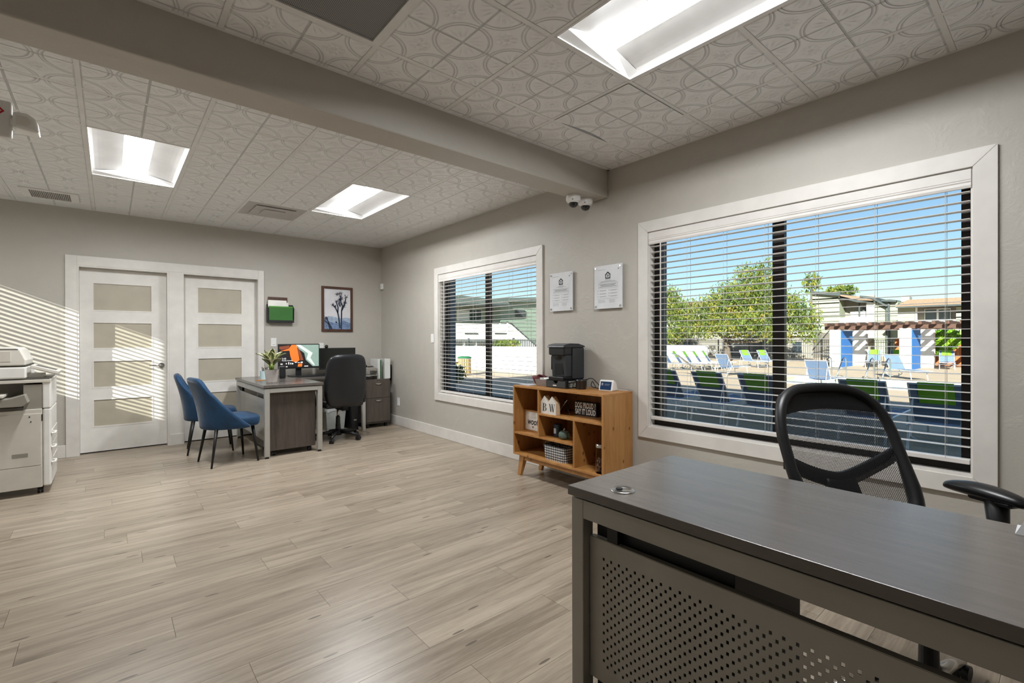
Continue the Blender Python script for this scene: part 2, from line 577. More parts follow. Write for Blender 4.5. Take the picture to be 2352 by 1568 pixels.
# ------------------------------------------------------------------ ceiling lamps, grilles
def troffer(x0, x1, y0, y1, label):
    cx, cy = (x0 + x1) / 2, (y0 + y1) / 2
    t = thing('ceiling_light', label, 'ceiling light', (cx, cy, HC), 0, 'recessed troffer lights in the tile ceiling')
    hx, hy = (x1 - x0) / 2 - 0.012, (y1 - y0) / 2 - 0.012
    ly = hy - 0.06
    body = MB()
    for s in (-1, 1):                      # curved side reflectors
        def fn(u, v, s=s):
            x = 0.085 + (hx - 0.085) * u
            z = 0.016 + 0.044 * (1 - u) ** 0.7
            return Vector((s * x, -ly + 2 * ly * v, z))
        body.grid(fn, 8, 1)
        body.add([(-hx, s * hy, 0.0), (hx, s * hy, 0.0), (hx, s * ly, 0.018), (0.085, s * ly, 0.06), (-0.085, s * ly, 0.06), (-hx, s * ly, 0.018)], [(0, 1, 2, 3, 4, 5)])
    part('reflector', body, 'reflector', t, smooth=False)
    fr = MB()
    for s in (-1, 1):
        fr.box(s * hx - 0.006, s * hx + 0.006, -hy, hy, -0.004, 0.02)
        fr.box(-hx, hx, s * hy - 0.006, s * hy + 0.006, -0.004, 0.02)
    part('frame', fr, 'ceil_metal', t)
    lens = MB()
    lens.grid(lambda u, v: Vector((-0.085 + 0.17 * u, -ly + 2 * ly * v, 0.0585 - 0.004 * math.sin(PI * u))), 8, 1)
    part('lens', lens, 'lamp_lens', t, smooth=True, label='glowing white lens')
    part('housing', MB().box(-hx, hx, -hy, hy, 0.085, 0.095), 'ceil_white', t)
for L, lb in zip(LAMPS, ('troffer light in the front ceiling between the beam and the large window',
                         'troffer light above the copier side of the rear ceiling', 'troffer light beside the plain square air diffuser')):
    troffer(*L, lb)
cx, cy = (RETURN[0] + RETURN[1]) / 2, (RETURN[2] + RETURN[3]) / 2
t_ = thing('return_air_grille', 'square return air grille of fine perforated metal in front ceiling', 'vent', (cx, cy, HC))
hh = TT / 2 - 0.013
fr = MB()
for s in (-1, 1):
    fr.box(s * hh - 0.018, s * hh + 0.018, -hh, hh, -0.006, 0.01)
    fr.box(-hh + 0.018, hh - 0.018, s * hh - 0.018, s * hh + 0.018, -0.006, 0.01)
part('frame', fr, 'ceil_metal', t_)
gm = bpy.data.materials.new('perforated'); t = NT(gm)
vo = t.n('ShaderNodeTexVoronoi'); vo.inputs['Scale'].default_value = 150; vo.inputs['Randomness'].default_value = 0.0
t.put(vo.inputs['Vector'], t.coord('Object', (1, 1, 0.0)))
t.put(t.b.inputs['Base Color'], t.ramp(vo.outputs['Distance'], [(0.30, lin('2c2c2c')), (0.40, lin('9a9a99'))]))
t.b.inputs['Roughness'].default_value = 0.5
MATS['perforated'] = gm
part('perforated_plate', MB().box(-hh, hh, -hh, hh, 0.002, 0.004), 'perforated', t_)
cx, cy = (DIFF[0] + DIFF[1]) / 2, (DIFF[2] + DIFF[3]) / 2
t_ = thing('air_diffuser', 'plain grey square air diffuser beside a rear troffer light', 'vent', (cx, cy, HC))
d = MB()
d.box(-hh, hh, -hh, hh, 0.0, 0.004)
part('face_plate', d, 'vent_grey', t_)
part('inner_plate', MB().box(-0.2, 0.2, -0.2, 0.2, -0.012, -0.006), 'vent_grey', t_, bevel=0.003)
part('core_plate', MB().box(-0.11, 0.11, -0.11, 0.11, -0.02, -0.014), 'vent_grey', t_, bevel=0.003)
part('stem', MB().box(-0.05, 0.05, -0.05, 0.05, -0.014, 0.0), 'vent_grey', t_)
t_ = thing('supply_register', 'small louvred supply register in ceiling above the copier', 'vent', (-0.435, 6.5, HC - 0.0085))
fr = MB()
for s in (-1, 1):
    fr.box(s * 0.175 - 0.03, s * 0.175 + 0.03, -0.19, 0.19, -0.008, 0.004)
    fr.box(-0.145, 0.145, s * 0.17 - 0.02, s * 0.17 + 0.02, -0.008, 0.004)
part('frame', fr, 'ceil_white', t_)
part('backing', MB().box(-0.15, 0.15, -0.155, 0.155, 0.001, 0.004), 'grille_dark', t_)
sm = MB().box(-0.004, 0.004, -0.152, 0.152, -0.006, 0.0).mesh('louvre')
for k in range(22):
    o = link('louvre', sm, 'vent_grey', t_); o.location = (-0.145 + k * 0.0138, 0, 0)

# ------------------------------------------------------------------ windows and blinds
def window_unit(n, X, sg, y0, y1, z0, z1, mull=True, glass='glass'):
    """X = inner wall face, sg = +1 when outdoors lies towards +x"""
    cas = MB()
    wd, pr = 0.088, 0.018
    a, b, c, d = y0 - wd, y1 + wd, z0 - wd - 0.005, z1 + wd
    def board(poly):
        cas.prism(poly, 'x', X, X - sg * pr)
    e = 0.0006
    board([(a, c), (b, c), (y1, z0 - e), (y0, z0 - e)]); board([(a, d), (y0, z1 + e), (y1, z1 + e), (b, d)])
    board([(a, c), (y0, z0 + e), (y0, z1 - e), (a, d)]); board([(b, c), (b, d), (y1, z1 - e), (y1, z0 + e)])
    o = struct(link('window_%d' % n, cas.mesh('window'), 'trim_white'))
    md = o.modifiers.new('bevel', 'BEVEL'); md.width = 0.0025; md.segments = 2
    j = MB()
    xa, xb = sorted((X, X + sg * 0.07))
    q = 0.008
    j.box(xa, xb, y0, y0 + q, z0, z1).box(xa, xb, y1 - q, y1, z0, z1).box(xa, xb, y0 + q, y1 - q, z1 - q, z1).box(xa, xb, y0 + q, y1 - q, z0, z0 + q)
    part('jamb_liner', j, 'trim_white', o)
    xa, xb = sorted((X + sg * 0.07, X + sg * 0.14))
    f = MB(); q = 0.05
    f.box(xa, xb, y0, y0 + q, z0, z1).box(xa, xb, y1 - q, y1, z0, z1).box(xa, xb, y0 + q, y1 - q, z1 - q, z1).box(xa, xb, y0 + q, y1 - q, z0, z0 + q)
    part('frame', f, 'bronze', o)
    xm = X + sg * 0.10
    ym = (y0 + y1) / 2 + (0.0 if n == 1 else 0.0)
    if mull:
        part('mullion', MB().box(xm - 0.02, xm + 0.02, ym - 0.036, ym + 0.036, z0 + q, z1 - q), 'bronze', o)
        panes = ((y0 + q, ym - 0.036), (ym + 0.036, y1 - q))
    else:
        panes = ((y0 + q, y1 - q),)
    for p in panes:
        part('pane', MB().box(xm - 0.002, xm + 0.002, p[0], p[1], z0 + q, z1 - q), glass, o)
    return o
window_unit(1, A, 1, *W2)
window_unit(2, A, 1, *W1)
window_unit(3, XL, -1, *W3, mull=False)

def blind(X, sg, y0, y1, z0, z1, zb, label, cords, wand, tilt=0.0):
    ym = (y0 + y1) / 2
    xc = X + sg * 0.035
    t = thing('window_blind', label, 'blind', (xc, ym, zb))
    L = (y1 - y0) / 2 - 0.012
    v = MB()
    zt = z1 - 0.006 - zb
    prof = [(0.030, zt), (0.046, zt), (0.046, zt - 0.05), (0.043, zt - 0.053), (0.047, zt - 0.06), (0.043, zt - 0.066), (0.047, zt - 0.08), (0.043, zt - 0.092), (0.030, zt - 0.092)]
    v.prism([(-sg * a, b) for a, b in prof], 'y', -L - 0.006, L + 0.006)
    part('valance', v, 'blind_white', t)
    part('head_rail', MB().box(-0.026, 0.026, -L, L, zt - 0.05, zt - 0.004), 'blind_white', t)
    me = MB().box(-0.025, 0.025, -L, L, -0.0014, 0.0014).mesh('slat')
    z = zt - 0.105
    while z > 0.045:
        o = link('slat', me, 'blind_white', t); o.location = (0, 0, z)
        o.rotation_euler = (random.uniform(-0.0012, 0.0012), random.uniform(-0.03, 0.03) + tilt, 0)
        z -= 0.0457
    part('bottom_rail', MB().box(-0.025, 0.025, -L, L, 0, 0.024), 'blind_white', t, bevel=0.003)
    for k in cords:
        y = -L + 2 * L * k
        for dx in (-0.026, 0.026):
            part('ladder_cord', MB().cyl((dx, y, 0.02), (dx, y, zt - 0.05), 0.0011, n=5), 'cord', t)
    if wand is not None:
        y = -L + 2 * L * wand[0]
        part('tilt_wand', MB().cyl((-sg * 0.045, y, zt - 0.09), (-sg * 0.045, y, wand[1] - zb), 0.0045, n=8), 'blind_white', t)
    return t
blind(A, 1, *W2, 0.625, 'white slatted blind in the large window behind the mesh chair', (0.05, 0.21, 0.37, 0.53, 0.68, 0.83, 0.95), (0.945, 1.13))
blind(A, 1, *W1, 0.585, 'white slatted blind in the window beside the bookcase', (0.08, 0.24, 0.42, 0.6, 0.77, 0.93), (0.93, 1.25))
blind(XL, -1, *W3, 1.115, 'white slatted blind in the small window past the copier', (0.1, 0.5, 0.9), None)

# ------------------------------------------------------------------ doors in a shared white casing
cas = MB()
cy0 = B - 0.02
cas.box(-0.3626, D1[0] - 0.012, cy0, B, 0, 2.187).box(D1[1] + 0.012, D2[0] - 0.0, cy0, B, 0, D1[2] + 0.012).box(D2[1] + 0.0, 1.5803, cy0, B, 0, 2.187)
cas.box(D1[0] - 0.012, D2[1], cy0, B, D1[2] + 0.012, 2.187)
tr1 = struct(link('trim_1', cas.mesh('trim_1'), 'trim_white'))
md = tr1.modifiers.new('bevel', 'BEVEL'); md.width = 0.003; md.segments = 2
def door(n, x0, x1, ztop, lites, handle):
    yd = B + 0.085
    o = struct(link('door_%d' % n, MB().box(x0 + 0.004, x1 - 0.004, yd + 0.012, yd + 0.04, 0.012, ztop - 0.006).mesh('door'), 'door_white'))
    fr = MB()
    xs0, xs1 = lites[0][0], lites[0][1]
    fr.box(x0 + 0.004, xs0, yd, yd + 0.012, 0.012, ztop - 0.006).box(xs1, x1 - 0.004, yd, yd + 0.012, 0.012, ztop - 0.006)
    zs = [0.012] + [z for l in sorted(lites, key=lambda q: q[2]) for z in (l[2], l[3])] + [ztop - 0.006]
    for k in range(0, len(zs), 2):
        fr.box(xs0, xs1, yd, yd + 0.012, zs[k], zs[k + 1])
    part('stile_and_rail', fr, 'door_white', o)
    for l in lites:
        b = MB(); q = 0.014
        b.box(l[0], l[0] + q, yd - 0.003, yd + 0.010, l[2], l[3]).box(l[1] - q, l[1], yd - 0.003, yd + 0.010, l[2], l[3])
        b.box(l[0] + q, l[1] - q, yd - 0.003, yd + 0.010, l[2], l[2] + q).box(l[0] + q, l[1] - q, yd - 0.003, yd + 0.010, l[3] - q, l[3])
        part('glazing_bead', b, 'door_white', o)
        part('frosted_pane', MB().box(l[0] + q, l[1] - q, yd + 0.009, yd + 0.0125, l[2] + q, l[3] - q), 'frosted', o)
    # jamb
    j = MB()
    j.box(x0 - 0.012, x0 + 0.003, B - 0.018, yd + 0.04, 0, ztop + 0.012).box(x1 - 0.003, x1 + 0.012, B - 0.018, yd + 0.04, 0, ztop + 0.012).box(x0 + 0.003, x1 - 0.003, B - 0.018, yd + 0.04, ztop - 0.003, ztop + 0.012)
    part('jamb', j, 'trim_white', o)
    if handle:
        hx, hz = handle
        part('rosette', MB().cyl((hx, yd, hz), (hx, yd - 0.012, hz), 0.032, 0.028, 24), 'chrome', o, smooth=False)
        part('lever', MB().tube([(hx, yd - 0.01, hz), (hx, yd - 0.05, hz), (hx - 0.02, yd - 0.055, hz), (hx - 0.12, yd - 0.05, hz + 0.002)], [0.011, 0.011, 0.011, 0.007], 10), 'chrome', o, smooth=True)
mat('chrome', 'c4c2bf', 0.22, 1.0)
def zat(px, py): return hit(px, py, y=B + 0.085).z
def xat(px, py): return hit(px, py, y=B + 0.085).x
lx0, lx1 = xat(211, 700), xat(351, 700)
door(1, D1[0], D1[1], D1[2], [(lx0, lx1, zat(214, b), zat(214, a)) for a, b in ((647, 714), (738, 802), (827, 892), (916, 982))], (xat(371, 838), zat(371, 838)))
lx0, lx1 = xat(452, 700), xat(557, 700)
zs = [(zat(455, 720), zat(455, 658)), (zat(455, 799), zat(455, 741)), (zat(455, 878), zat(455, 821))]
dz = zs[1][0] - zs[2][0]
zs.append((zs[2][0] - dz, zs[2][1] - dz))
door(2, D2[0], D2[1], D2[2], [(lx0, lx1, a, b) for a, b in zs], None)

# ================================================================== furniture
wood('desk_wood', '5c5752', '68625d', (22.0, 1.6, 6.0), 0.24, rnd=False, fine=90, bumpd=0.0003)
wood('desk_wood_v', '3f3833', '5e554d', (11.0, 11.0, 0.7), 0.42, rnd=False, fine=70, bumpd=0.0003)
mat('silver', '9b978f', 0.42, 0.3)
mat('silver_light', 'b3b1ab', 0.4, 0.35)
mat('black_plastic', '17181a', 0.42)
mat('black_satin', '0f1012', 0.35)
mat('void_black', '08090a', 0.5)
mat('black_leather', '15171b', 0.36, bump=(120, 0.0008), coat=0.15)
mat('black_metal', '121212', 0.4, 0.2)
mat('velvet', '05375a', 0.7, sheen=0.25, var=(9, 0.3), bump=(25, 0.002))
mat('white_plastic', 'e8e7e4', 0.35)
mat('offwhite', 'd8d4cc', 0.42)
mat('copier_body', 'c9c4b9', 0.45)
mat('copier_dark', '55524c', 0.5)
mat('copier_mid', '8d887e', 0.45)
mat('seam', '3b3833', 0.7)
mat('paper', 'f1f0ec', 0.8)
mat('ink', '1a1a1c', 0.7)
mat('grey_ink', '8f9095', 0.8)
mat('pale_ink', 'bcbfc6', 0.8)

def rbox(mb, x0, x1, y0, y1, z0, z1, r=0.01):
    return mb.box(x0, x1, y0, y1, z0, z1)

def perforated_panel(L, z0, z1, pitch, hole, m_side, m_top):
    """thin sheet in the local y-z plane with a staggered field of real square holes"""
    step = pitch / 2
    ny = int((L - 2 * m_side) / step); nz = int((z1 - z0 - 2 * m_top) / step)
    ya = -(ny - 1) * step / 2; za = (z0 + z1) / 2 - (nz - 1) * step / 2
    ys = [-L / 2]; zs = [z0]
    for i in range(ny): ys += [ya + i * step - hole / 2, ya + i * step + hole / 2]
    for j in range(nz): zs += [za + j * step - hole * 0.62, za + j * step + hole * 0.62]
    ys.append(L / 2); zs.append(z1)
    mb = MB(); n = len(ys)
    vs = [(0, y, z) for z in zs for y in ys]
    fs = []
    for j in range(len(zs) - 1):
        for i in range(n - 1):
            if i % 2 == 1 and j % 2 == 1 and ((i // 2) + (j // 2)) % 2 == 0: continue
            fs.append((j * n + i, j * n + i + 1, (j + 1) * n + i + 1, (j + 1) * n + i))
    mb.add(vs, fs)
    return mb

def office_desk(label, cx, cy, W, L, H, panel_pitch, grommet, rearlegs=True, metal='silver', hole=0.0075):
    """long side along y, panel on the -x side"""
    t = thing('office_desk', label, 'desk', (cx, cy, 0))
    part('tabletop', MB().box(-W / 2, W / 2, -L / 2, L / 2, H - 0.03, H), 'desk_wood', t, bevel=0.002)
    hx, hy = W / 2 - 0.012, L / 2 - 0.006
    q = 0.05
    zt = H - 0.038
    part('spacer', MB().box(-hx + 0.02, hx - 0.02, -hy + 0.02, hy - 0.02, zt, H - 0.03), 'black_metal', t)
    for sx in (-1, 1):
        for sy in (-1, 1):
            x0, x1 = sorted((sx * hx, sx * (hx - q))); y0, y1 = sorted((sy * hy, sy * (hy - q)))
            lg = part('leg', MB().box(x0, x1, y0, y1, 0.02, zt), metal, t, bevel=0.003)
            part('levelling_foot', MB().cyl(((x0 + x1) / 2, (y0 + y1) / 2, 0), ((x0 + x1) / 2, (y0 + y1) / 2, 0.02), 0.022, 0.012), 'black_metal', lg)
        x0, x1 = sorted((sx * hx, sx * (hx - q * 0.8)))
        part('side_rail', MB().box(x0, x1, -hy + q, hy - q, zt - 0.06, zt), metal, t, bevel=0.002)
    for sy in (-1, 1):
        y0, y1 = sorted((sy * hy, sy * (hy - q)))
        part('end_rail', MB().box(-hx + q, hx - q, y0, y1, zt - 0.045, zt), metal, t, bevel=0.002)
    p = perforated_panel(L - 0.118, 0.162, 0.615, panel_pitch, hole, 0.045, 0.05)
    pp = part('modesty_panel', p, metal, t, solid=0.0025, loc=(-hx + 0.032, 0, 0))
    part('panel_lip', MB().box(-hx + 0.032, -hx + 0.052, -L / 2 + 0.06, L / 2 - 0.06, 0.613, 0.617), metal, t)
    for sy in (-1, 1):
        part('panel_bracket', MB().box(-hx + 0.034, -hx + 0.06, sy * (hy - q - 0.09) - 0.02, sy * (hy - q - 0.09) + 0.02, 0.55, 0.69), 'black_metal', t)
    if grommet:
        g = part('grommet', MB().lathe([(0.0, 0.001), (0.028, 0.001), (0.034, 0.005), (0.038, 0.003), (0.039, 0.0)], 28, (grommet[0] - cx, grommet[1] - cy, H)), 'chrome', t, smooth=True)
        part('grommet_slot', MB().cyl((grommet[0] - cx + 0.004, grommet[1] - cy + 0.016, H + 0.0008), (grommet[0] - cx + 0.004, grommet[1] - cy + 0.016, H + 0.0035), 0.011, n=14), 'black_plastic', g)
    return t
DH = 0.775
office_desk('dark wood-topped desk with perforated metal front panel behind which the mesh chair stands', 1.463, 0.235, 0.624, 1.68, DH, 0.0293, (1.24, 0.921))
office_desk('dark wood-topped desk with light metal frame beside the blue chairs', 1.545, 6.2375, 0.62, 1.475, DH + 0.005, 0.02, None, metal='silver_light', hole=0.005)

# return table along the back wall
t_ = thing('return_table', 'narrow dark wood return table carrying the monitors against the back wall', 'desk', (2.295, 6.66, 0))
part('tabletop', MB().box(-0.435, 0.435, -0.29, 0.325, DH - 0.025, DH + 0.005), 'desk_wood', t_, bevel=0.002)
for sy in (-0.26, 0.27):
    part('leg', MB().box(0.385, 0.43, sy - 0.022, sy + 0.022, 0, DH - 0.025), 'silver_light', t_)
part('rail', MB().box(-0.43, 0.385, 0.25, 0.29, DH - 0.085, DH - 0.025), 'silver_light', t_)
part('end_rail', MB().box(0.387, 0.428, -0.238, 0.248, DH - 0.085, DH - 0.025), 'silver_light', t_)

def caster(t, x, y, r=0.025, m='black_plastic'):
    c = part('caster', MB().cyl((x - 0.018, y, r), (x - 0.004, y, r), r, n=16).cyl((x + 0.004, y, r), (x + 0.018, y, r), r, n=16).box(x - 0.012, x + 0.012, y - 0.012, y + 0.016, r, 2 * r + 0.012), m, t)
    return c

def pedestal(name, label, cat, x0, x1, y0, y1, z0, z1, m, handles, facing='-y'):
    t = thing(name, label, cat, ((x0 + x1) / 2, (y0 + y1) / 2, 0))
    hx, hy = (x1 - x0) / 2, (y1 - y0) / 2
    part('body', MB().box(-hx, hx, -hy + (0.02 if handles else 0), hy, z0, z1), m, t, bevel=0.002)
    for sx in (-1, 1):
        for sy in (-1, 1): caster(t, sx * (hx - 0.05), sy * (hy - 0.06), min(0.026, (z0 - 0.004) / 2))
    for (a, b) in handles or []:
        d = part('drawer', MB().box(-hx + 0.004, hx - 0.004, -hy, -hy + 0.019, a, b), m, t, bevel=0.002)
        pts = []
        pl = MB()
        n = 10
        zz = b - 0.032
        poly = [(-0.05 + 0.1 * i / n, zz + 0.006) for i in range(n + 1)] + [(0.05 - 0.1 * i / n, zz + 0.006 - 0.02 * math.sin(PI * i / n)) for i in range(1, n)]
        pl.prism(poly, 'y', -hy - 0.012, -hy)
        part('pull', pl, 'chrome', d, label='curved silver drawer pull')
    return t
pedestal('mobile_pedestal', 'wheeled dark wood-grain drawer unit under the far desk', 'file cabinet', 1.312, 1.79, 5.585, 6.1, 0.062, 0.70, 'desk_wood_v', None)
pedestal('mobile_pedestal', 'black wheeled pedestal under the perforated front desk', 'file cabinet', 1.225, 1.68, 0.56, 1.012, 0.06, 0.66, 'void_black', None)
pedestal('file_cabinet', 'dark wood two-drawer file cabinet beside the corner outlet', 'file cabinet', 2.757, 3.135, 6.45, 6.97, 0.06, 0.69, 'desk_wood_v', [(0.09, 0.425), (0.43, 0.665)])

# ---- blue velvet chairs
def velvet_chair(label, x, y, phi):
    t = thing('dining_chair', label, 'chair', (x, y, 0), phi + PI / 2, 'blue velvet chairs at the far desk')
    def shell(u, v):
        s = 2 * u - 1
        w = 0.245 + 0.015 * math.sin(PI * min(v * 1.3, 1)) - 0.035 * v * v
        if v > 0.8: w *= math.sqrt(max(0.0, 1 - ((v - 0.8) / 0.2) ** 2 * 0.22))
        wrap = 0.30 * (1 - v) ** 2.0 + 0.06 * (1 - v) + 0.03
        yb = 0.215 + 0.10 * v - 0.02 * math.sin(PI * v)
        z = 0.362 + 0.528 * v - 0.02 * abs(s) ** 3 * (v > 0.7)
        a = s * PI / 2
        return Vector((w * (0.72 * math.sin(a) + 0.28 * s), yb - wrap * abs(s) ** 2.4, z))
    part('backrest', MB().grid(shell, 14, 12), 'velvet', t, smooth=True, solid=0.05, sub=1)
    def seat(u, v):
        th = 2 * PI * u
        # superellipse cushion, v runs from bottom rim over the top
        prof = [(0.0, -0.055), (0.93, -0.055), (1.0, -0.03), (1.0, 0.02), (0.965, 0.042), (0.85, 0.053), (0.0, 0.058)]
        k = min(int(v * 6 + 1e-6), 5); fr = v * 6 - k
        rr = prof[k][0] + (prof[k + 1][0] - prof[k][0]) * fr; zz = prof[k][1] + (prof[k + 1][1] - prof[k][1]) * fr
        c, s2 = math.cos(th), math.sin(th)
        e = 0.5
        px = math.copysign(abs(c) ** e, c) * 0.238; py = math.copysign(abs(s2) ** e, s2) * 0.235
        return Vector((px * rr, -0.058 + py * 0.92 * rr, 0.43 + zz))
    part('seat', MB().grid(seat, 40, 6), 'velvet', t, smooth=True)
    for sx in (-1, 1):
        for sy in (-1, 1):
            part('leg', MB().cyl((sx * 0.165, -0.02 + sy * 0.165, 0.385), (sx * 0.212, sy * 0.215 - 0.01, 0.0), 0.017, 0.009, 14), 'black_metal', t, smooth=True)
    return t
velvet_chair('blue velvet chair standing nearer the desk corner with its whole seat in view', 0.93, 5.68, math.radians(8))
velvet_chair('blue velvet chair half hidden behind the other blue chair by the doors', 0.87, 6.42, math.radians(-6))

# ---- swivel chairs
def star_base(t, R, legm, castm, a0, hubz=0.09):
    part('hub', MB().lathe([(0.0, hubz - 0.03), (0.045, hubz - 0.03), (0.05, hubz), (0.035, hubz + 0.05), (0.0, hubz + 0.05)], 20), legm, t, smooth=True)
    for k in range(5):
        a = a0 + k * 2 * PI / 5
        c, s = math.cos(a), math.sin(a)
        lg = part('base_leg', MB().tube([(0.03 * c, 0.03 * s, hubz + 0.015), (R * 0.6 * c, R * 0.6 * s, hubz), (R * c, R * s, 0.066)], [0.024, 0.02, 0.016], 10), legm, t, smooth=True)
        x, y = R * c, R * s
        nx, ny = -s, c
        part('caster', MB().cyl((x - nx * 0.024, y - ny * 0.024, 0.028), (x - nx * 0.005, y - ny * 0.005, 0.028), 0.028, n=18).cyl((x + nx * 0.005, y + ny * 0.005, 0.028), (x + nx * 0.024, y + ny * 0.024, 0.028), 0.028, n=18).cyl((x, y, 0.028), (x, y, 0.07), 0.009, n=8), castm, lg, smooth=False)

t_ = thing('office_chair', 'black leather swivel chair with tall rounded back at the far desk', 'chair', (2.215, 6.04, 0), PI + 0.06)
def oback(u, v):
    s = 2 * u - 1; q = 2 * v - 1
    w = 0.262 * (1 - 0.20 * abs(q) ** 5) * (0.97 + 0.03 * (1 - v))
    if v < 0.25: w *= 0.93 + 0.07 * (v / 0.25)
    z = 0.44 + 0.645 * v
    if abs(s) > 0.6: z -= (abs(s) - 0.6) ** 2 * 0.22 * (1 if v > 0.6 else -0.6 if v < 0.3 else 0)
    return Vector((w * s, 0.235 + 0.07 * v - 0.055 * abs(s) ** 2.5, z))
part('backrest', MB().grid(oback, 12, 14), 'black_leather', t_, smooth=True, solid=0.075, sub=1)
part('seat', MB().box(-0.25, 0.25, -0.26, 0.22, 0.42, 0.51), 'black_leather', t_, smooth=True, bevel=0.035)
part('back_bracket', MB().box(-0.035, 0.035, 0.0, 0.225, 0.385, 0.42).box(-0.035, 0.035, 0.195, 0.225, 0.385, 0.5), 'black_plastic', t_)
part('gas_lift', MB().cyl((0, 0, 0.28), (0, 0, 0.40), 0.017, n=18), 'chrome', t_, smooth=True)
part('column_cover', MB().cyl((0, 0, 0.1), (0, 0, 0.2), 0.034, 0.030).cyl((0, 0, 0.2), (0, 0, 0.29), 0.028, 0.026), 'black_plastic', t_)
star_base(t_, 0.285, 'black_plastic', 'black_plastic', 0.9, 0.085)
for s in (-1, 1):
    part('armrest', MB().tube([(s * 0.25, 0.1, 0.45), (s * 0.305, 0.1, 0.46), (s * 0.315, 0.09, 0.62), (s * 0.31, -0.06, 0.655), (s * 0.3, -0.16, 0.64)], [0.016, 0.018, 0.02, 0.022, 0.018], 10), 'black_plastic', t_, smooth=True)

# mesh weave with real see-through openings (alpha pattern on the sheet)
m = bpy.data.materials.new('mesh_weave'); t = NT(m)
uvn = t.n('ShaderNodeUVMap'); sp = t.n('ShaderNodeSeparateXYZ'); t.put(sp.inputs[0], uvn.outputs[0])
gu = t.math('MULTIPLY', sp.outputs[0], 62.0); gv = t.math('MULTIPLY', sp.outputs[1], 120.0)
row = t.math('FLOOR', gv)
half = t.math('MULTIPLY', t.math('MODULO', row, 2.0), 0.5)
a_ = t.math('SUBTRACT', t.math('FRACT', t.math('ADD', gu, half)), 0.5)
b_ = t.math('SUBTRACT', t.math('FRACT', gv), 0.5)
d2 = t.math('ADD', t.math('MULTIPLY', t.math('MULTIPLY', a_, a_), 6.0), t.math('MULTIPLY', t.math('MULTIPLY', b_, b_), 7.0))
hole = t.math('LESS_THAN', d2, 1.0)
t.b.inputs['Base Color'].default_value = lin('1a1b1e'); t.b.inputs['Roughness'].default_value = 0.6
tr = t.n('ShaderNodeBsdfTransparent'); mx = t.n('ShaderNodeMixShader')
t.put(mx.inputs[0], hole); t.t.links.new(t.b.outputs[0], mx.inputs[1]); t.t.links.new(tr.outputs[0], mx.inputs[2]); t.t.links.new(mx.outputs[0], t.out.inputs[0])
MATS['mesh_weave'] = m
t_ = thing('task_chair', 'black mesh-backed task chair with padded arms between front desk and window', 'chair', (2.10, 0.31, 0), math.radians(-29.4))
def bsurf(s, v, off=0.0):
    """point on the backrest surface: s -1..1 across, v 0..1 up"""
    w = 0.235 + 0.03 * math.sin(PI * v * 0.9)
    y = 0.225 + 0.235 * v + 0.05 * math.sin(PI * v) * 0.3 - 0.045 * s * s + off
    z = 0.50 + 0.545 * v
    return Vector((w * s, y, z))
ring = []
NR = 48
for k in range(NR):
    a = 2 * PI * k / NR
    c, s = math.cos(a), math.sin(a)
    e = 0.5
    S = math.copysign(abs(c) ** e, c); V = 0.5 + 0.5 * math.copysign(abs(s) ** 0.42, s)
    if V > 0.5: V = min(V, 1.0) - 0.05 * abs(S) ** 3
    ring.append(bsurf(S, V))
part('back_frame', MB().tube(ring, [0.021 + 0.006 * (p.z < 0.7) for p in ring], 10, closed=True), 'black_plastic', t_, smooth=True)
def sheet(u, v): return bsurf((2 * u - 1) * (0.97 - 0.2 * abs(2 * v - 1) ** 8), 0.02 + 0.94 * v, -0.004)
mo = part('mesh_back', MB().grid(sheet, 20, 24), 'mesh_weave', t_, smooth=True)
uvl = mo.data.uv_layers.new(name='UVMap')
for poly in mo.data.polygons:
    for li, vi in zip(poly.loop_indices, poly.vertices):
        uvl.data[li].uv = ((vi % 21) / 20.0, (vi // 21) / 24.0)
def hp(u, v):
    s = (2 * u - 1) * (0.96 - 0.14 * v ** 4)
    vb = 0.80 + 0.035 * math.sin(PI * u)
    return bsurf(s, vb + (0.985 - 0.06 * abs(s) ** 4 - vb) * v, 0.012)
part('head_panel', MB().grid(hp, 16, 4), 'black_satin', t_, smooth=True, solid=0.016)
br = MB()
n = 20
pts = []
for i in range(n + 1):
    s = -0.97 + 1.94 * i / n
    pts.append(bsurf(s, 0.33 + 0.17 * abs(s) ** 1.5, 0.03))
def bracefn(u, v):
    i = u * n; k = min(int(i), n - 1); p = pts[k].lerp(pts[k + 1], i - k)
    return p + Vector((0, 0, (v - 0.5) * 0.062))
part('lumbar_brace', MB().grid(bracefn, 24, 2), 'black_satin', t_, smooth=True, solid=0.018)
part('spine', MB().grid(lambda u, v: bsurf((u - 0.5) * (0.62 - 0.1 * v), 0.0 + 0.36 * v, 0.032), 8, 6), 'black_satin', t_, smooth=True, solid=0.02)
part('seat', MB().box(-0.25, 0.25, -0.25, 0.22, 0.425, 0.505), 'black_leather', t_, smooth=True, bevel=0.035)
part('mechanism', MB().box(-0.09, 0.09, -0.12, 0.13, 0.375, 0.425).box(-0.04, 0.04, 0.1, 0.27, 0.39, 0.42).box(-0.04, 0.04, 0.24, 0.275, 0.39, 0.56), 'black_plastic', t_)
part('gas_lift', MB().cyl((0, 0, 0.22), (0, 0, 0.39), 0.016, n=18), 'chrome', t_, smooth=True)
part('column_cover', MB().cyl((0, 0, 0.1), (0, 0, 0.235), 0.03, 0.027, 20), 'black_plastic', t_)
star_base(t_, 0.30, 'chrome', 'black_plastic', 0.35, 0.09)
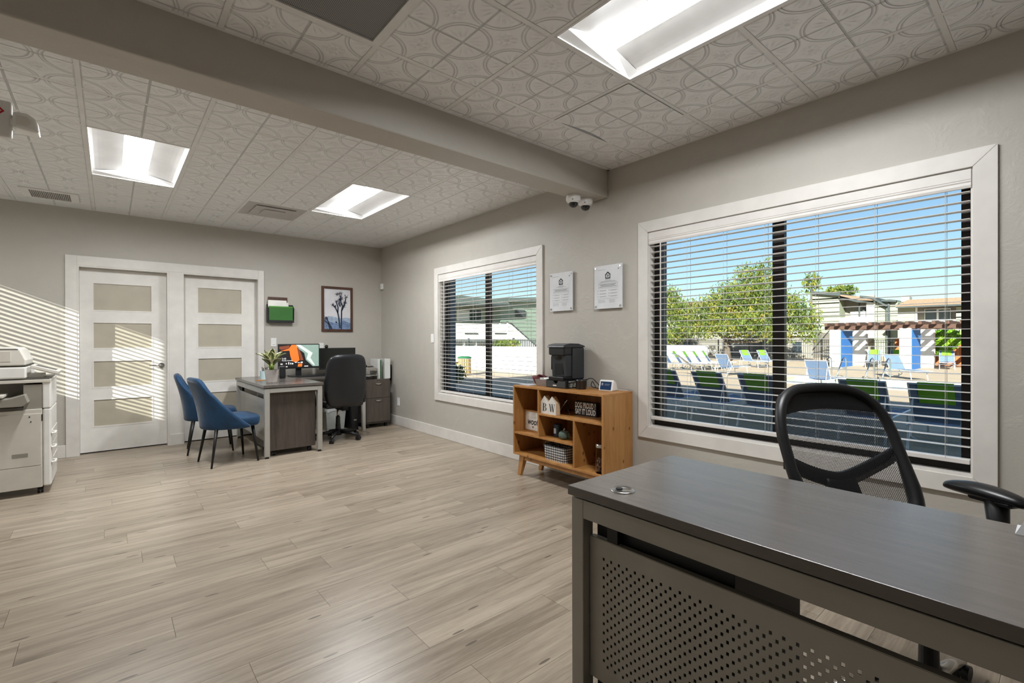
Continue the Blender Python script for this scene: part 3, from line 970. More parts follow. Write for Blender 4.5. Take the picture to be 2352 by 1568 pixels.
for s in (-1, 1):
    ar = part('armrest', MB().grid(lambda u, v: Vector((s * 0.287 + 0.045 * math.cos(2 * PI * u) * math.sin(PI * min(max(v, 0.0), 1)) ** 0.35, 0.17 - 0.27 * v, 0.712 + 0.026 * math.sin(2 * PI * u) * math.sin(PI * v) ** 0.35 - 0.012 * (2 * v - 1) ** 2)), 16, 16), 'black_satin', t_, smooth=True)
    part('arm_post', MB().tube([(s * 0.235, -0.02, 0.44), (s * 0.275, -0.02, 0.45), (s * 0.287, -0.01, 0.56), (s * 0.287, 0.0, 0.705)], [0.022, 0.025, 0.026, 0.034], 12), 'black_plastic', ar, smooth=True)
    part('arm_slider', MB().box(s * 0.287 - 0.03, s * 0.287 + 0.03, -0.06, 0.07, 0.68, 0.7), 'black_plastic', ar, bevel=0.008)

mat('copier_white', 'e2e0db', 0.4)
mat('copier_light', 'd5d1c8', 0.42)
# ---- copier
t_ = thing('copier', 'large off-white office copier on casters near the doors', 'copier', (-0.66, 5.755, 0))
X0, X1, Y0, Y1 = -0.29, 0.288, -0.285, 0.285
part('cabinet', MB().box(X0, X1 - 0.052, Y0, Y1, 0.06, 0.70), 'copier_body', t_, bevel=0.004)
part('front_cover', MB().box(X1 - 0.05, X1, Y0 + 0.012, Y1, 0.06, 0.70), 'copier_white', t_, bevel=0.012)
part('base_skirt', MB().box(X0, X1 - 0.054, Y0 - 0.006, Y0, 0.06, 0.235), 'copier_body', t_, bevel=0.002)
part('access_panel', MB().box(X0, X1 - 0.058, Y0 - 0.006, Y0, 0.24, 0.665), 'copier_body', t_, bevel=0.003)
part('grip_slot', MB().box(X1 - 0.225, X1 - 0.135, Y0 - 0.0075, Y0 - 0.005, 0.318, 0.348), 'copier_mid', t_)
part('side_latch', MB().box(X1 - 0.056, X1 - 0.05, Y0 - 0.004, Y0 + 0.0, 0.60, 0.655), 'seam', t_)
part('rear_tower', MB().box(X0, X1 - 0.052, Y0 + 0.2, Y1, 0.70, 0.915), 'copier_mid', t_)
part('corner_column', MB().box(X1 - 0.052, X1, Y0 + 0.01, Y1, 0.70, 0.925), 'copier_white', t_, bevel=0.01)
part('inner_wall', MB().box(X1 - 0.16, X1 - 0.053, Y0 + 0.012, Y0 + 0.2, 0.70, 0.90), 'copier_mid', t_)
part('cavity_floor', MB().box(X0, X1 - 0.16, Y0, Y0 + 0.2, 0.695, 0.72), 'copier_dark', t_)
part('top_deck', MB().box(X0, X1, Y0, Y1, 0.915, 0.94), 'copier_body', t_, bevel=0.003)
part('deck_gap', MB().box(X0, X1 - 0.01, Y0 + 0.006, Y1, 0.94, 0.952), 'copier_dark', t_)
part('scanner', MB().box(X0, 0.145, Y0 - 0.004, Y1, 0.952, 1.048), 'copier_white', t_, bevel=0.012)
part('scanner_seam', MB().box(X0, 0.14, Y0 + 0.004, Y1, 1.046, 1.06), 'seam', t_)
part('document_feeder', MB().prism([(X0, 1.058), (0.14, 1.058), (0.145, 1.10), (0.112, 1.185), (0.09, 1.205), (X0, 1.205)], 'y', Y0 - 0.006, Y1 - 0.1), 'copier_light', t_, bevel=0.008)
part('feeder_cover', MB().box(X0, 0.06, Y0 - 0.009, Y0 - 0.005, 1.09, 1.175), 'copier_body', t_, bevel=0.002)
part('feeder_edge', MB().box(X0, 0.1, Y0 - 0.0075, Y0, 1.186, 1.192), 'seam', t_)
cp = part('control_panel', MB().box(-0.085, 0.095, -0.13, 0.13, -0.015, 0.015), 'copier_light', t_, bevel=0.006, loc=(0.245, -0.12, 1.02), rot=(0, 0.34, 0))
part('touch_screen', MB().box(-0.06, 0.07, -0.11, 0.08, 0.0152, 0.0165), 'copier_dark', cp)
part('panel_arm', MB().box(0.13, 0.24, -0.2, -0.02, 0.952, 0.985), 'copier_body', t_, bevel=0.004)
M_ = T3((0, 0, 0), 0, 0, 0)
tr_ = part('output_tray', MB().prism([(X0, 0.735), (0.13, 0.735), (0.165, 0.765), (0.145, 0.83), (0.05, 0.80), (X0, 0.795)], 'y', Y0 - 0.10, Y0 + 0.15), 'copier_mid', t_, bevel=0.005)
part('tray_flap', MB().box(X0, 0.03, Y0 - 0.13, Y0 + 0.12, 0.812, 0.832), 'copier_body', t_, bevel=0.004)
for z in (0.22, 0.345, 0.46):
    dr = part('paper_drawer', MB().box(X1, X1 + 0.004, Y0 + 0.03, Y1 - 0.02, z - 0.055, z + 0.05), 'copier_light', t_)
    part('drawer_handle', MB().tube([(X1, Y0 + 0.02, z + 0.03), (X1 + 0.022, Y0 + 0.03, z + 0.03), (X1 + 0.022, Y0 + 0.13, z + 0.03), (X1, Y0 + 0.14, z + 0.03)], 0.008, 8), 'copier_white', dr)
for sx in (-0.24, 0.22):
    for sy in (-0.22, 0.22): caster(t_, sx, sy, 0.024)
for px, pz in ((0.163, 0.64), (0.171, 0.60), (-0.05, 0.385)):
    part('screw', MB().cyl((px, Y0 - 0.0085, pz), (px, Y0 - 0.005, pz), 0.005, n=10), 'seam', t_)

# ---- bookcase
wood('pine', '9c6832', 'bd8b52', (9.0, 9.0, 0.9), 0.45, knots=('5a3216', 5.0, 0.13, (2.4, 2.4, 1.6)), rnd=True)
BX0, BX1, BY0, BY1, BZ0, BZ1 = 2.865, 3.238, 2.305, 3.365, 0.197, 0.835
t_ = thing('bookcase', 'low pine bookcase of open cubbies on splayed legs under the wall notices', 'bookcase', ((BX0 + BX1) / 2, (BY0 + BY1) / 2, 0))
ox, oy = (BX0 + BX1) / 2, (BY0 + BY1) / 2
def bb(name, x0, x1, y0, y1, z0, z1, m='pine'):
    return part(name, MB().box(x0 - ox, x1 - ox, y0 - oy, y1 - oy, z0, z1), m, t_, bevel=0.0015)
th = 0.018
bb('top_board', BX0, BX1, BY0, BY1, BZ1 - th, BZ1)
bb('side_board', BX0, BX1, BY0, BY0 + th, BZ0, BZ1 - th)
bb('side_board', BX0, BX1, BY1 - th, BY1, BZ0, BZ1 - th)
bb('bottom_board', BX0, BX1, BY0 + th, BY1 - th, BZ0, BZ0 + th)
bb('back_panel', BX1 - 0.008, BX1, BY0 + th, BY1 - th, BZ0 + th, BZ1 - th, 'pine')
YD1, YD2, ZS1, ZS2 = 3.028, 2.611, 0.398, 0.604
bb('shelf', BX0 + 0.002, BX1 - 0.008, YD2 + th / 2, BY1 - th, ZS1 - th / 2, ZS1 + th / 2)
bb('shelf', BX0 + 0.002, BX1 - 0.008, BY0 + th, YD1 - th / 2, ZS2 - th / 2, ZS2 + th / 2)
bb('divider', BX0 + 0.002, BX1 - 0.008, YD1 - th / 2, YD1 + th / 2, ZS1 + th / 2, BZ1 - th)
bb('divider', BX0 + 0.002, BX1 - 0.008, YD2 - th / 2, YD2 + th / 2, BZ0 + th, ZS2 - th / 2)
bb('base_rail', BX0 + 0.03, BX0 + 0.05, BY0 + 0.12, BY1 - 0.12, BZ0 - 0.045, BZ0)
bb('base_rail', BX1 - 0.06, BX1 - 0.04, BY0 + 0.12, BY1 - 0.12, BZ0 - 0.045, BZ0)
for sy, ye in ((1, BY1 - 0.10), (-1, BY0 + 0.10)):
    for xx in (BX0 + 0.045, BX1 - 0.06):
        lg = MB()
        q = 0.021
        vs = []
        for z, dy, r in ((BZ0, 0, 0.026), (0.0, 0.055, 0.015)):
            for a, b in ((-1, -1), (1, -1), (1, 1), (-1, 1)):
                vs.append((xx - ox + a * r, ye - oy + sy * dy + b * r * 1.25, z))
        lg.add(vs, [(0, 1, 2, 3), (7, 6, 5, 4), (0, 4, 5, 1), (1, 5, 6, 2), (2, 6, 7, 3), (3, 7, 4, 0)])
        part('leg', lg, 'pine', t_, bevel=0.002)

# ================================================================== things on the bookcase  (local front = -y, turned to face the room)
RT = -PI / 2
FACE_X = (PI / 2, 0, -PI / 2)     # lettering on a face that looks towards -x
FACE_Y = (PI / 2, 0, 0)           # lettering on a face that looks towards -y
mat('maker_black', '1b1d20', 0.3, coat=0.2)
mat('maker_grey', '33363a', 0.35)
mat('drawer_grey', '3a3c3d', 0.4)
mat('logo_white', 'e6e6e6', 0.5)
TOP = BZ1
t_ = thing('pod_drawer', 'dark grey coffee pod drawer under the coffee maker', 'drawer', (3.095, 2.905, TOP), RT)
part('shell', MB().box(-0.122, 0.122, -0.125, 0.135, 0.0, 0.006).box(-0.122, 0.122, -0.125, 0.135, 0.064, 0.070).box(-0.122, -0.116, -0.125, 0.135, 0.006, 0.064).box(0.116, 0.122, 0.02, 0.135, 0.006, 0.064).box(0.116, 0.122, -0.125, -0.10, 0.006, 0.064), 'black_plastic', t_)
part('side_wires', MB().cyl((0.119, -0.1, 0.025), (0.119, 0.02, 0.025), 0.002, n=6).cyl((0.119, -0.1, 0.045), (0.119, 0.02, 0.045), 0.002, n=6), 'chrome', t_)
fr = [(-0.114, 0.008), (0.114, 0.008), (0.114, 0.062)] + [(0.028 * math.cos(a), 0.062 - 0.024 * math.sin(a)) for a in [PI * k / 8 for k in range(9)]] + [(-0.114, 0.062)]
df = part('drawer_front', MB().prism(fr, 'y', -0.137, -0.126), 'drawer_grey', t_)
part('logo', MB().box(-0.03, 0.012, -0.1378, -0.137, 0.018, 0.027), 'logo_white', df)
podm = MB().lathe([(0.0, 0), (0.016, 0), (0.022, 0.038), (0.0, 0.038)], 14).mesh('pod')
for k in range(4):
    o = tag(link('coffee_pod', podm, 'copier_body'), 'small coffee pod lying in the pod drawer', 'coffee pod', 'pods in the drawer')
    o.location = (3.02 + 0.05 * k, 2.83, TOP + 0.0065)

t_ = thing('coffee_maker', 'tall black single-cup coffee maker on the bookcase', 'coffee maker', (3.092, 2.905, TOP + 0.0705), RT)
part('rear_body', MB().box(-0.095, 0.095, -0.02, 0.135, 0.0, 0.285), 'maker_black', t_, bevel=0.012)
part('brew_head', MB().box(-0.095, 0.095, -0.125, -0.02, 0.215, 0.29), 'maker_black', t_, bevel=0.012)
lid = [(-0.135, 0.288), (-0.12, 0.306), (-0.05, 0.318), (0.06, 0.315), (0.138, 0.295), (0.138, 0.282), (-0.135, 0.282)]
part('lid', MB().prism(lid, 'x', -0.1, 0.1), 'maker_grey', t_, bevel=0.006)
part('nozzle', MB().cyl((0, -0.075, 0.18), (0, -0.075, 0.215), 0.04, 0.05, 20), 'black_satin', t_)
part('drip_base', MB().box(-0.09, 0.09, -0.13, -0.02, 0.0, 0.028), 'black_satin', t_, bevel=0.006)
part('water_column', MB().prism([(-0.085, 0.028), (-0.019, 0.028), (-0.019, 0.215), (-0.098, 0.215)], 'x', -0.088, 0.088), 'maker_grey', t_, bevel=0.006)
part('cup_bay', MB().box(-0.05, 0.05, -0.093, -0.088, 0.05, 0.19), 'black_satin', t_)
part('side_trim', MB().box(-0.0895, -0.0865, -0.098, -0.088, 0.085, 0.2), 'chrome', t_, label='thin chrome strip')
part('side_panel', MB().box(0.0945, 0.098, -0.02, 0.13, 0.01, 0.275), 'maker_grey', t_, bevel=0.002)

t_ = tag(link('canister', MB().lathe([(0, 0), (0.043, 0), (0.045, 0.006), (0.045, 0.068), (0.047, 0.07), (0.047, 0.078), (0.02, 0.086), (0, 0.086)], 24).mesh('canister', True), 'maker_black'), 'short black round canister in front of tangled cords', 'canister')
t_.location = (3.06, 2.70, TOP)
t_ = tag(link('looped_cord', MB().tube(smooth_path([(3.16, 2.765, TOP + 0.006), (3.15, 2.71, TOP + 0.075), (3.16, 2.66, TOP + 0.085), (3.19, 2.635, TOP + 0.05), (3.205, 2.60, TOP + 0.006), (3.17, 2.60, TOP + 0.006), (3.15, 2.66, TOP + 0.02), (3.185, 2.68, TOP + 0.06), (3.2, 2.655, TOP + 0.006)]), 0.0035, 8).mesh('cord', True), 'black_plastic'), 'black power cord looped behind the round canister', 'cord')

mat('screen_navy', '0d2a4a', 0.15, emit=0.25)
t_ = thing('smart_display', 'small white tabletop display with a dark blue screen on the bookcase', 'display', (3.135, 2.472, TOP), RT + 0.1)
bd = [(-0.045, 0.0), (0.05, 0.0), (0.02, 0.075), (-0.012, 0.088), (-0.022, 0.088)]
part('body', MB().prism(bd, 'x', -0.066, 0.066), 'white_plastic', t_, bevel=0.008)
sc = part('screen', MB().box(-0.052, 0.052, -0.0012, 0.0, 0.010, 0.078), 'screen_navy', t_, loc=(0, -0.0455, 0.0), rot=(-0.255, 0, 0))
part('widget', MB().box(-0.042, -0.026, -0.0018, -0.0012, 0.045, 0.066), 'grey_ink', sc)
part('widget', MB().box(-0.012, 0.04, -0.0018, -0.0012, 0.055, 0.058).box(-0.012, 0.03, -0.0018, -0.0012, 0.047, 0.049), 'grey_ink', sc)
t_ = tag(link('display_cable', MB().tube([(3.19, 2.44, TOP + 0.012), (3.215, 2.41, TOP + 0.0025), (3.236, 2.375, TOP + 0.0025), (3.2415, 2.36, TOP + 0.001), (3.2415, 2.33, TOP - 0.03)], 0.0022, 6).mesh('cable', True), 'white_plastic'), 'thin white cable trailing from the small white display', 'cord')

mat('rattan_grey', '8b7f78', 0.8, bump=(60, 0.004))
mat('maroon', '6b2f33', 0.75, var=(20, 0.2))
t_ = thing('creamer_basket', 'grey woven basket of creamers beside the pod drawer', 'basket', (3.065, 3.115, TOP), RT)
bk = MB()
for z0, z1, s0, s1 in ((0, 0.055, 0.85, 1.0),):
    a, b = 0.075, 0.085
    vs = []
    for z, s in ((0, 0.85), (0.06, 1.0)):
        for x, y in ((-a, -b), (a, -b), (a, b), (-a, b)): vs.append((x * s, y * s, z))
    for z, s in ((0.06, 0.95), (0.006, 0.8)):
        for x, y in ((-a, -b), (a, -b), (a, b), (-a, b)): vs.append((x * s, y * s, z))
    fs = [(3, 2, 1, 0), (12, 13, 14, 15)]
    for k in range(3):
        for i in range(4): fs.append((4 * k + i, 4 * k + (i + 1) % 4, 4 * k + 4 + (i + 1) % 4, 4 * k + 4 + i))
    bk.add(vs, fs)
part('basket_body', bk, 'rattan_grey', t_)
for k in range(4):
    part('basket_band', MB().box(-0.068 - 0.002 * k, 0.068 + 0.002 * k, -0.0755 - 0.0026 * k, -0.0745 - 0.0026 * k, 0.006 + 0.014 * k, 0.013 + 0.014 * k), 'rattan_grey', t_)
pm = MB().lathe([(0, 0), (0.012, 0), (0.018, 0.024), (0.02, 0.026), (0, 0.026)], 12).mesh('creamer')
for k in range(6):
    o = tag(link('creamer_cup', pm, 'paper'), 'tiny white creamer cup piled in the grey basket', 'creamer', 'creamers in the basket')
    o.location = (3.025 + 0.042 * (k % 3), 3.145 - 0.055 * (k // 3), TOP + 0.045); o.rotation_euler = (0.3 * (k % 3) - 0.2, 0.25, k)
bw = MB().lathe([(0.0, 0), (0.04, 0), (0.05, 0.01), (0.072, 0.055), (0.078, 0.07), (0.068, 0.066), (0.046, 0.018), (0.0, 0.014)], 22)
t_ = tag(link('bowl', bw.mesh('bowl', True), 'maroon'), 'maroon crinkled bowl beside the grey creamer basket', 'bowl')
t_.location = (3.135, 3.285, TOP)
pk = MB()
for k in range(8):
    pk.cbox((random.uniform(-0.03, 0.03), random.uniform(-0.03, 0.03), 0.062 + 0.004 * k), (0.06, 0.025, 0.003), T3((0, 0, 0), random.uniform(-0.3, 0.3), random.uniform(-0.3, 0.3), random.uniform(0, 3)))
t_ = tag(link('sweetener_packets', pk.mesh('packets'), 'maroon'), 'sweetener packets heaped in the maroon bowl', 'packets'); t_.location = (3.135, 3.285, TOP - 0.004)
t_ = tag(link('napkin', MB().box(2.93, 3.06, 3.21, 3.35, TOP + 0.0005, TOP + 0.0035).mesh('napkin'), 'pale_ink'), 'folded pale blue napkin at the bookcase top corner', 'napkin')

# BW house blocks
mat('block_white', 'dcd8d0', 0.7)
mat('block_side', 'd8bfa0', 0.7)
def house(label, y, letter, x=3.02, rot=0.0, grp='lettered house blocks'):
    t = thing('house_block', label, 'decor', (x, y, ZS2 + th / 2), RT + rot)
    w, h, ap, d = 0.047, 0.1, 0.155, 0.05
    part('block', MB().prism([(-w, 0), (w, 0), (w, h), (0, ap), (-w, h)], 'y', -d / 2, d / 2), 'block_side', t)
    part('face', MB().prism([(-w, 0), (w, 0), (w, h), (0, ap), (-w, h)], 'y', -d / 2 - 0.0015, -d / 2), 'block_white', t)
    y0, y1 = -d / 2 - 0.0024, -d / 2 - 0.0015
    g = MB()
    zb = 0.024
    if letter == 'B':
        g.box(-0.017, -0.005, y0, y1, zb, zb + 0.066).box(-0.024, 0.006, y0, y1, zb, zb + 0.0025).box(-0.024, 0.004, y0, y1, zb + 0.0635, zb + 0.066).box(-0.005, 0.004, y0, y1, zb + 0.034, zb + 0.0362)
        for zc, ro, rx in ((zb + 0.051, 0.015, 0.019), (zb + 0.0175, 0.0175, 0.022)):
            n = 12
            o_ = [(0.003 + rx * math.sin(PI * k / n), zc - ro * math.cos(PI * k / n)) for k in range(n + 1)]
            i_ = [(0.003 + (rx - 0.011) * math.sin(PI * k / n), zc - (ro - 0.0022) * math.cos(PI * k / n)) for k in range(n + 1)]
            for k in range(n): g.prism([o_[k], o_[k + 1], i_[k + 1], i_[k]], 'y', y0, y1)
    else:
        for x0_, x1_, wd in ((-0.026, -0.010, 0.010), (0.002, 0.016, 0.010), (0.004, -0.009, 0.0022), (0.029, 0.0175, 0.0022)):
            g.prism([(x0_ - wd / 2, zb + 0.066), (x0_ + wd / 2, zb + 0.066), (x1_ + wd / 2, zb), (x1_ - wd / 2, zb)], 'y', y0, y1)
        for xc in (-0.026, 0.003, 0.029): g.box(xc - 0.009, xc + 0.009, y0, y1, zb + 0.0636, zb + 0.066)
    part('letter', g, 'ink', t)
house('white house-shaped wooden block with the letter B', 2.970, 'B', 2.915)
house('white house-shaped wooden block with the letter W', 2.875, 'W', 2.91)
# wire easel
t_ = thing('wire_easel', 'folding black wire easel behind the lettered blocks', 'easel', (3.01, 2.82, ZS2 + th / 2), RT)
part('strut', MB().cyl((-0.07, -0.045, 0.004), (0.025, -0.02, 0.125), 0.004, n=8), 'chrome', t_)
part('strut', MB().cyl((0.07, -0.035, 0.004), (-0.03, 0.0, 0.12), 0.003, n=8), 'black_metal', t_)
part('strut', MB().cyl((-0.06, 0.05, 0.004), (0.04, 0.01, 0.12), 0.003, n=8), 'black_metal', t_)
part('strut', MB().cyl((-0.085, 0.02, 0.004), (-0.02, 0.0, 0.12), 0.003, n=8), 'black_metal', t_)
# slogan box
t_ = thing('slogan_sign', 'black box sign reading DOG PROUD ? SAY IT LOUD', 'sign', (3.07, 2.645, ZS2 + th / 2), RT + 0.06)
part('box', MB().box(-0.115, 0.115, -0.022, 0.022, 0, 0.118), 'ink', t_, bevel=0.001)
for s, z in (('DOG PROUD ?', 0.066), ('SAY IT LOUD', 0.013)):
    me = text_mesh(s, 0.062, extrude=0.0003, bold=0.0026, spacing=1.06)
    xs = [v.co.x for v in me.vertices]; k = 0.212 / (max(xs) - min(xs)); x0 = min(xs)
    for v in me.vertices: v.co.x = (v.co.x - x0) * k - 0.106
    o = link('lettering', me, 'paper', t_); o.location = (0, -0.0226, z); o.rotation_euler = FACE_Y
# woof frame
t_ = thing('framed_print', 'small wood-framed print reading woof in the left cubby', 'framed print', (2.985, 3.225, ZS1 + th / 2), RT - 0.05)
fw_, fh_ = 0.112, 0.195
fm = MB()
q = 0.011
fm.box(-fw_, -fw_ + q, -0.01, 0.012, 0, fh_).box(fw_ - q, fw_, -0.01, 0.012, 0, fh_).box(-fw_ + q, fw_ - q, -0.01, 0.012, 0, q).box(-fw_ + q, fw_ - q, -0.01, 0.012, fh_ - q, fh_)
part('frame', fm, 'pine', t_)
pa = part('print', MB().box(-fw_ + q, fw_ - q, 0.002, 0.006, q, fh_ - q), 'paper', t_)
lettering('woof', 0.085, 'ink', pa, (-0.078, 0.0015, 0.062), FACE_Y, bold=0.0014, shear=0.2, extrude=0.0003, sx=0.82)
lettering('LIVE', 0.034, 'pale_ink', pa, (0.012, 0.0015, 0.148), FACE_Y, align='CENTER', extrude=0.0003)
lettering('LOVE', 0.034, 'pale_ink', pa, (0.012, 0.0015, 0.118), FACE_Y, align='CENTER', extrude=0.0003)
hpts = []
for k in range(24):
    a = 2 * PI * k / 24
    hpts.append((0.0 + 0.0006 * 16 * math.sin(a) ** 3, 0.04 + 0.0006 * (13 * math.cos(a) - 5 * math.cos(2 * a) - 2 * math.cos(3 * a) - math.cos(4 * a))))
part('heart', MB().prism(hpts, 'y', 0.0012, 0.002), 'ink', pa)
# tin, glass pumpkin, basket, treat jar
mat('tin_navy', '26323f', 0.35, 0.2, var=(40, 0.5))
t_ = thing('candle_tin', 'dark blue patterned candle tin in the middle cubby', 'tin', (3.0, 2.915, ZS1 + th / 2), RT)
part('tin', MB().lathe([(0, 0), (0.037, 0), (0.038, 0.004), (0.038, 0.095), (0.0, 0.095)], 24), 'tin_navy', t_, smooth=False)
part('lid', MB().lathe([(0.0, 0.095), (0.0395, 0.095), (0.0395, 0.108), (0.0, 0.108)], 24), 'tin_navy', t_)
part('front_label', MB().box(-0.014, 0.014, -0.0392, -0.0375, 0.03, 0.075), 'pale_ink', t_)
m = bpy.data.materials.new('green_glass'); t = NT(m)
t.b.inputs['Base Color'].default_value = lin('8fa79a'); t.b.inputs['Roughness'].default_value = 0.08; t.b.inputs['Transmission Weight'].default_value = 0.6; t.b.inputs['IOR'].default_value = 1.3
MATS['green_glass'] = m
pkn = MB()
NP = 64
prof = [(0.02, 0.0), (0.042, 0.012), (0.05, 0.032), (0.046, 0.055), (0.03, 0.07), (0.012, 0.07)]
vs = []; fs = []
for r, z in prof:
    for k in range(NP):
        a = 2 * PI * k / NP; rr = r * (1 - 0.07 * abs(math.cos(4 * a)) ** 6)
        vs.append((rr * math.cos(a), rr * math.sin(a), z))
for i in range(len(prof) - 1):
    for k in range(NP): fs.append((i * NP + k, i * NP + (k + 1) % NP, (i + 1) * NP + (k + 1) % NP, (i + 1) * NP + k))
fs += [tuple(range(NP - 1, -1, -1)), tuple((len(prof) - 1) * NP + k for k in range(NP))]
pkn.add(vs, fs)
t_ = thing('glass_pumpkin', 'small ribbed green glass pumpkin beside the dark tin', 'decor', (2.955, 2.80, ZS1 + th / 2), RT)
part('pumpkin_body', pkn, 'green_glass', t_, smooth=True)
part('stalk', MB().tube([(0, 0, 0.07), (0.002, 0, 0.082), (0.008, 0, 0.09)], [0.007, 0.006, 0.007], 10), 'silver_light', t_, smooth=True)
# gingham basket
m = bpy.data.materials.new('gingham'); t = NT(m)
sp = t.n('ShaderNodeSeparateXYZ'); tc = t.n('ShaderNodeTexCoord'); t.put(sp.inputs[0], tc.outputs['Object'])
def stripe(s): return t.math('LESS_THAN', t.math('FRACT', t.math('MULTIPLY', s, 46.0)), 0.5)
hsum = t.math('MULTIPLY', t.math('ADD', stripe(t.math('ADD', sp.outputs[0], t.math('MULTIPLY', sp.outputs[1], 1.0))), stripe(sp.outputs[2])), 0.5)
t.put(t.b.inputs['Base Color'], t.ramp(hsum, [(0.2, lin('17181b')), (0.5, lin('7d7d7f')), (0.8, lin('eceae6'))]))
t.b.inputs['Roughness'].default_value = 0.85
t.bump(t.noise(t.coord(), 30, 3), 0.006)
MATS['gingham'] = m
t_ = thing('gingham_basket', 'black and white gingham fabric basket in the lower cubby', 'basket', (2.985, 2.865, BZ0 + th), RT)
a, b = 0.135, 0.095
gv = []
for z, s in ((0, 0.9), (0.05, 0.97), (0.125, 1.0), (0.13, 0.985), (0.125, 0.95), (0.01, 0.86)):
    for k in range(32):
        an = 2 * PI * k / 32
        c, s2 = math.cos(an), math.sin(an)
        gv.append((math.copysign(abs(c) ** 0.3, c) * a * s + random.uniform(-.002, .002), math.copysign(abs(s2) ** 0.3, s2) * b * s + random.uniform(-.002, .002), z))
gf = [tuple(range(31, -1, -1)), tuple(160 + k for k in range(32))]
for i in range(5):
    for k in range(32): gf.append((i * 32 + k, i * 32 + (k + 1) % 32, (i + 1) * 32 + (k + 1) % 32, (i + 1) * 32 + k))
part('fabric_bin', MB().add(gv, gf), 'gingham', t_)
part('handle', MB().tube([(-0.135, -0.03, 0.115), (-0.155, -0.03, 0.13), (-0.162, -0.01, 0.10), (-0.155, 0.02, 0.08), (-0.137, 0.03, 0.10)], 0.008, 8), 'gingham', t_)
part('inner_strap', MB().tube([(-0.05, -0.085, 0.125), (-0.03, -0.05, 0.145), (0.03, -0.05, 0.145), (0.06, -0.08, 0.128)], 0.012, 8), 'ink', t_)
m = bpy.data.materials.new('jar_glass'); t = NT(m)
t.b.inputs['Base Color'].default_value = (0.95, 0.95, 0.95, 1); t.b.inputs['Roughness'].default_value = 0.03; t.b.inputs['Transmission Weight'].default_value = 1.0; t.b.inputs['IOR'].default_value = 1.12
MATS['jar_glass'] = m
mat('treats', '7d5a4a', 0.8, var=(60, 0.4))
t_ = thing('treat_jar', 'tall clear glass jar with a metal lid on the lower shelf', 'jar', (2.925, 2.375, BZ0 + th), RT)
part('glass_body', MB().lathe([(0.0, 0.0), (0.041, 0.0), (0.044, 0.004), (0.044, 0.2), (0.041, 0.2), (0.041, 0.006), (0.0, 0.006)], 26), 'jar_glass', t_, smooth=False)
part('lid', MB().lathe([(0.0, 0.2), (0.043, 0.2), (0.045, 0.203), (0.045, 0.222), (0.041, 0.226), (0.0, 0.226)], 26), 'chrome', t_)
trm = MB()
for k in range(120):
    an, r = random.uniform(0, 2 * PI), 0.030 * math.sqrt(random.random())
    z = 0.012 + 0.1 * random.random()
    trm.cbox((0, 0, 0), (0.016, 0.008, 0.006), T3((r * math.cos(an), r * math.sin(an), z), random.uniform(0, 3), random.uniform(0, 3), random.uniform(0, 3)))
o = tag(link('dog_treats', trm.mesh('dog_treats'), 'treats'), 'brown dog treats heaped inside the glass jar', 'treats'); o['kind'] = 'stuff'
o.location = (2.925, 2.375, BZ0 + th)

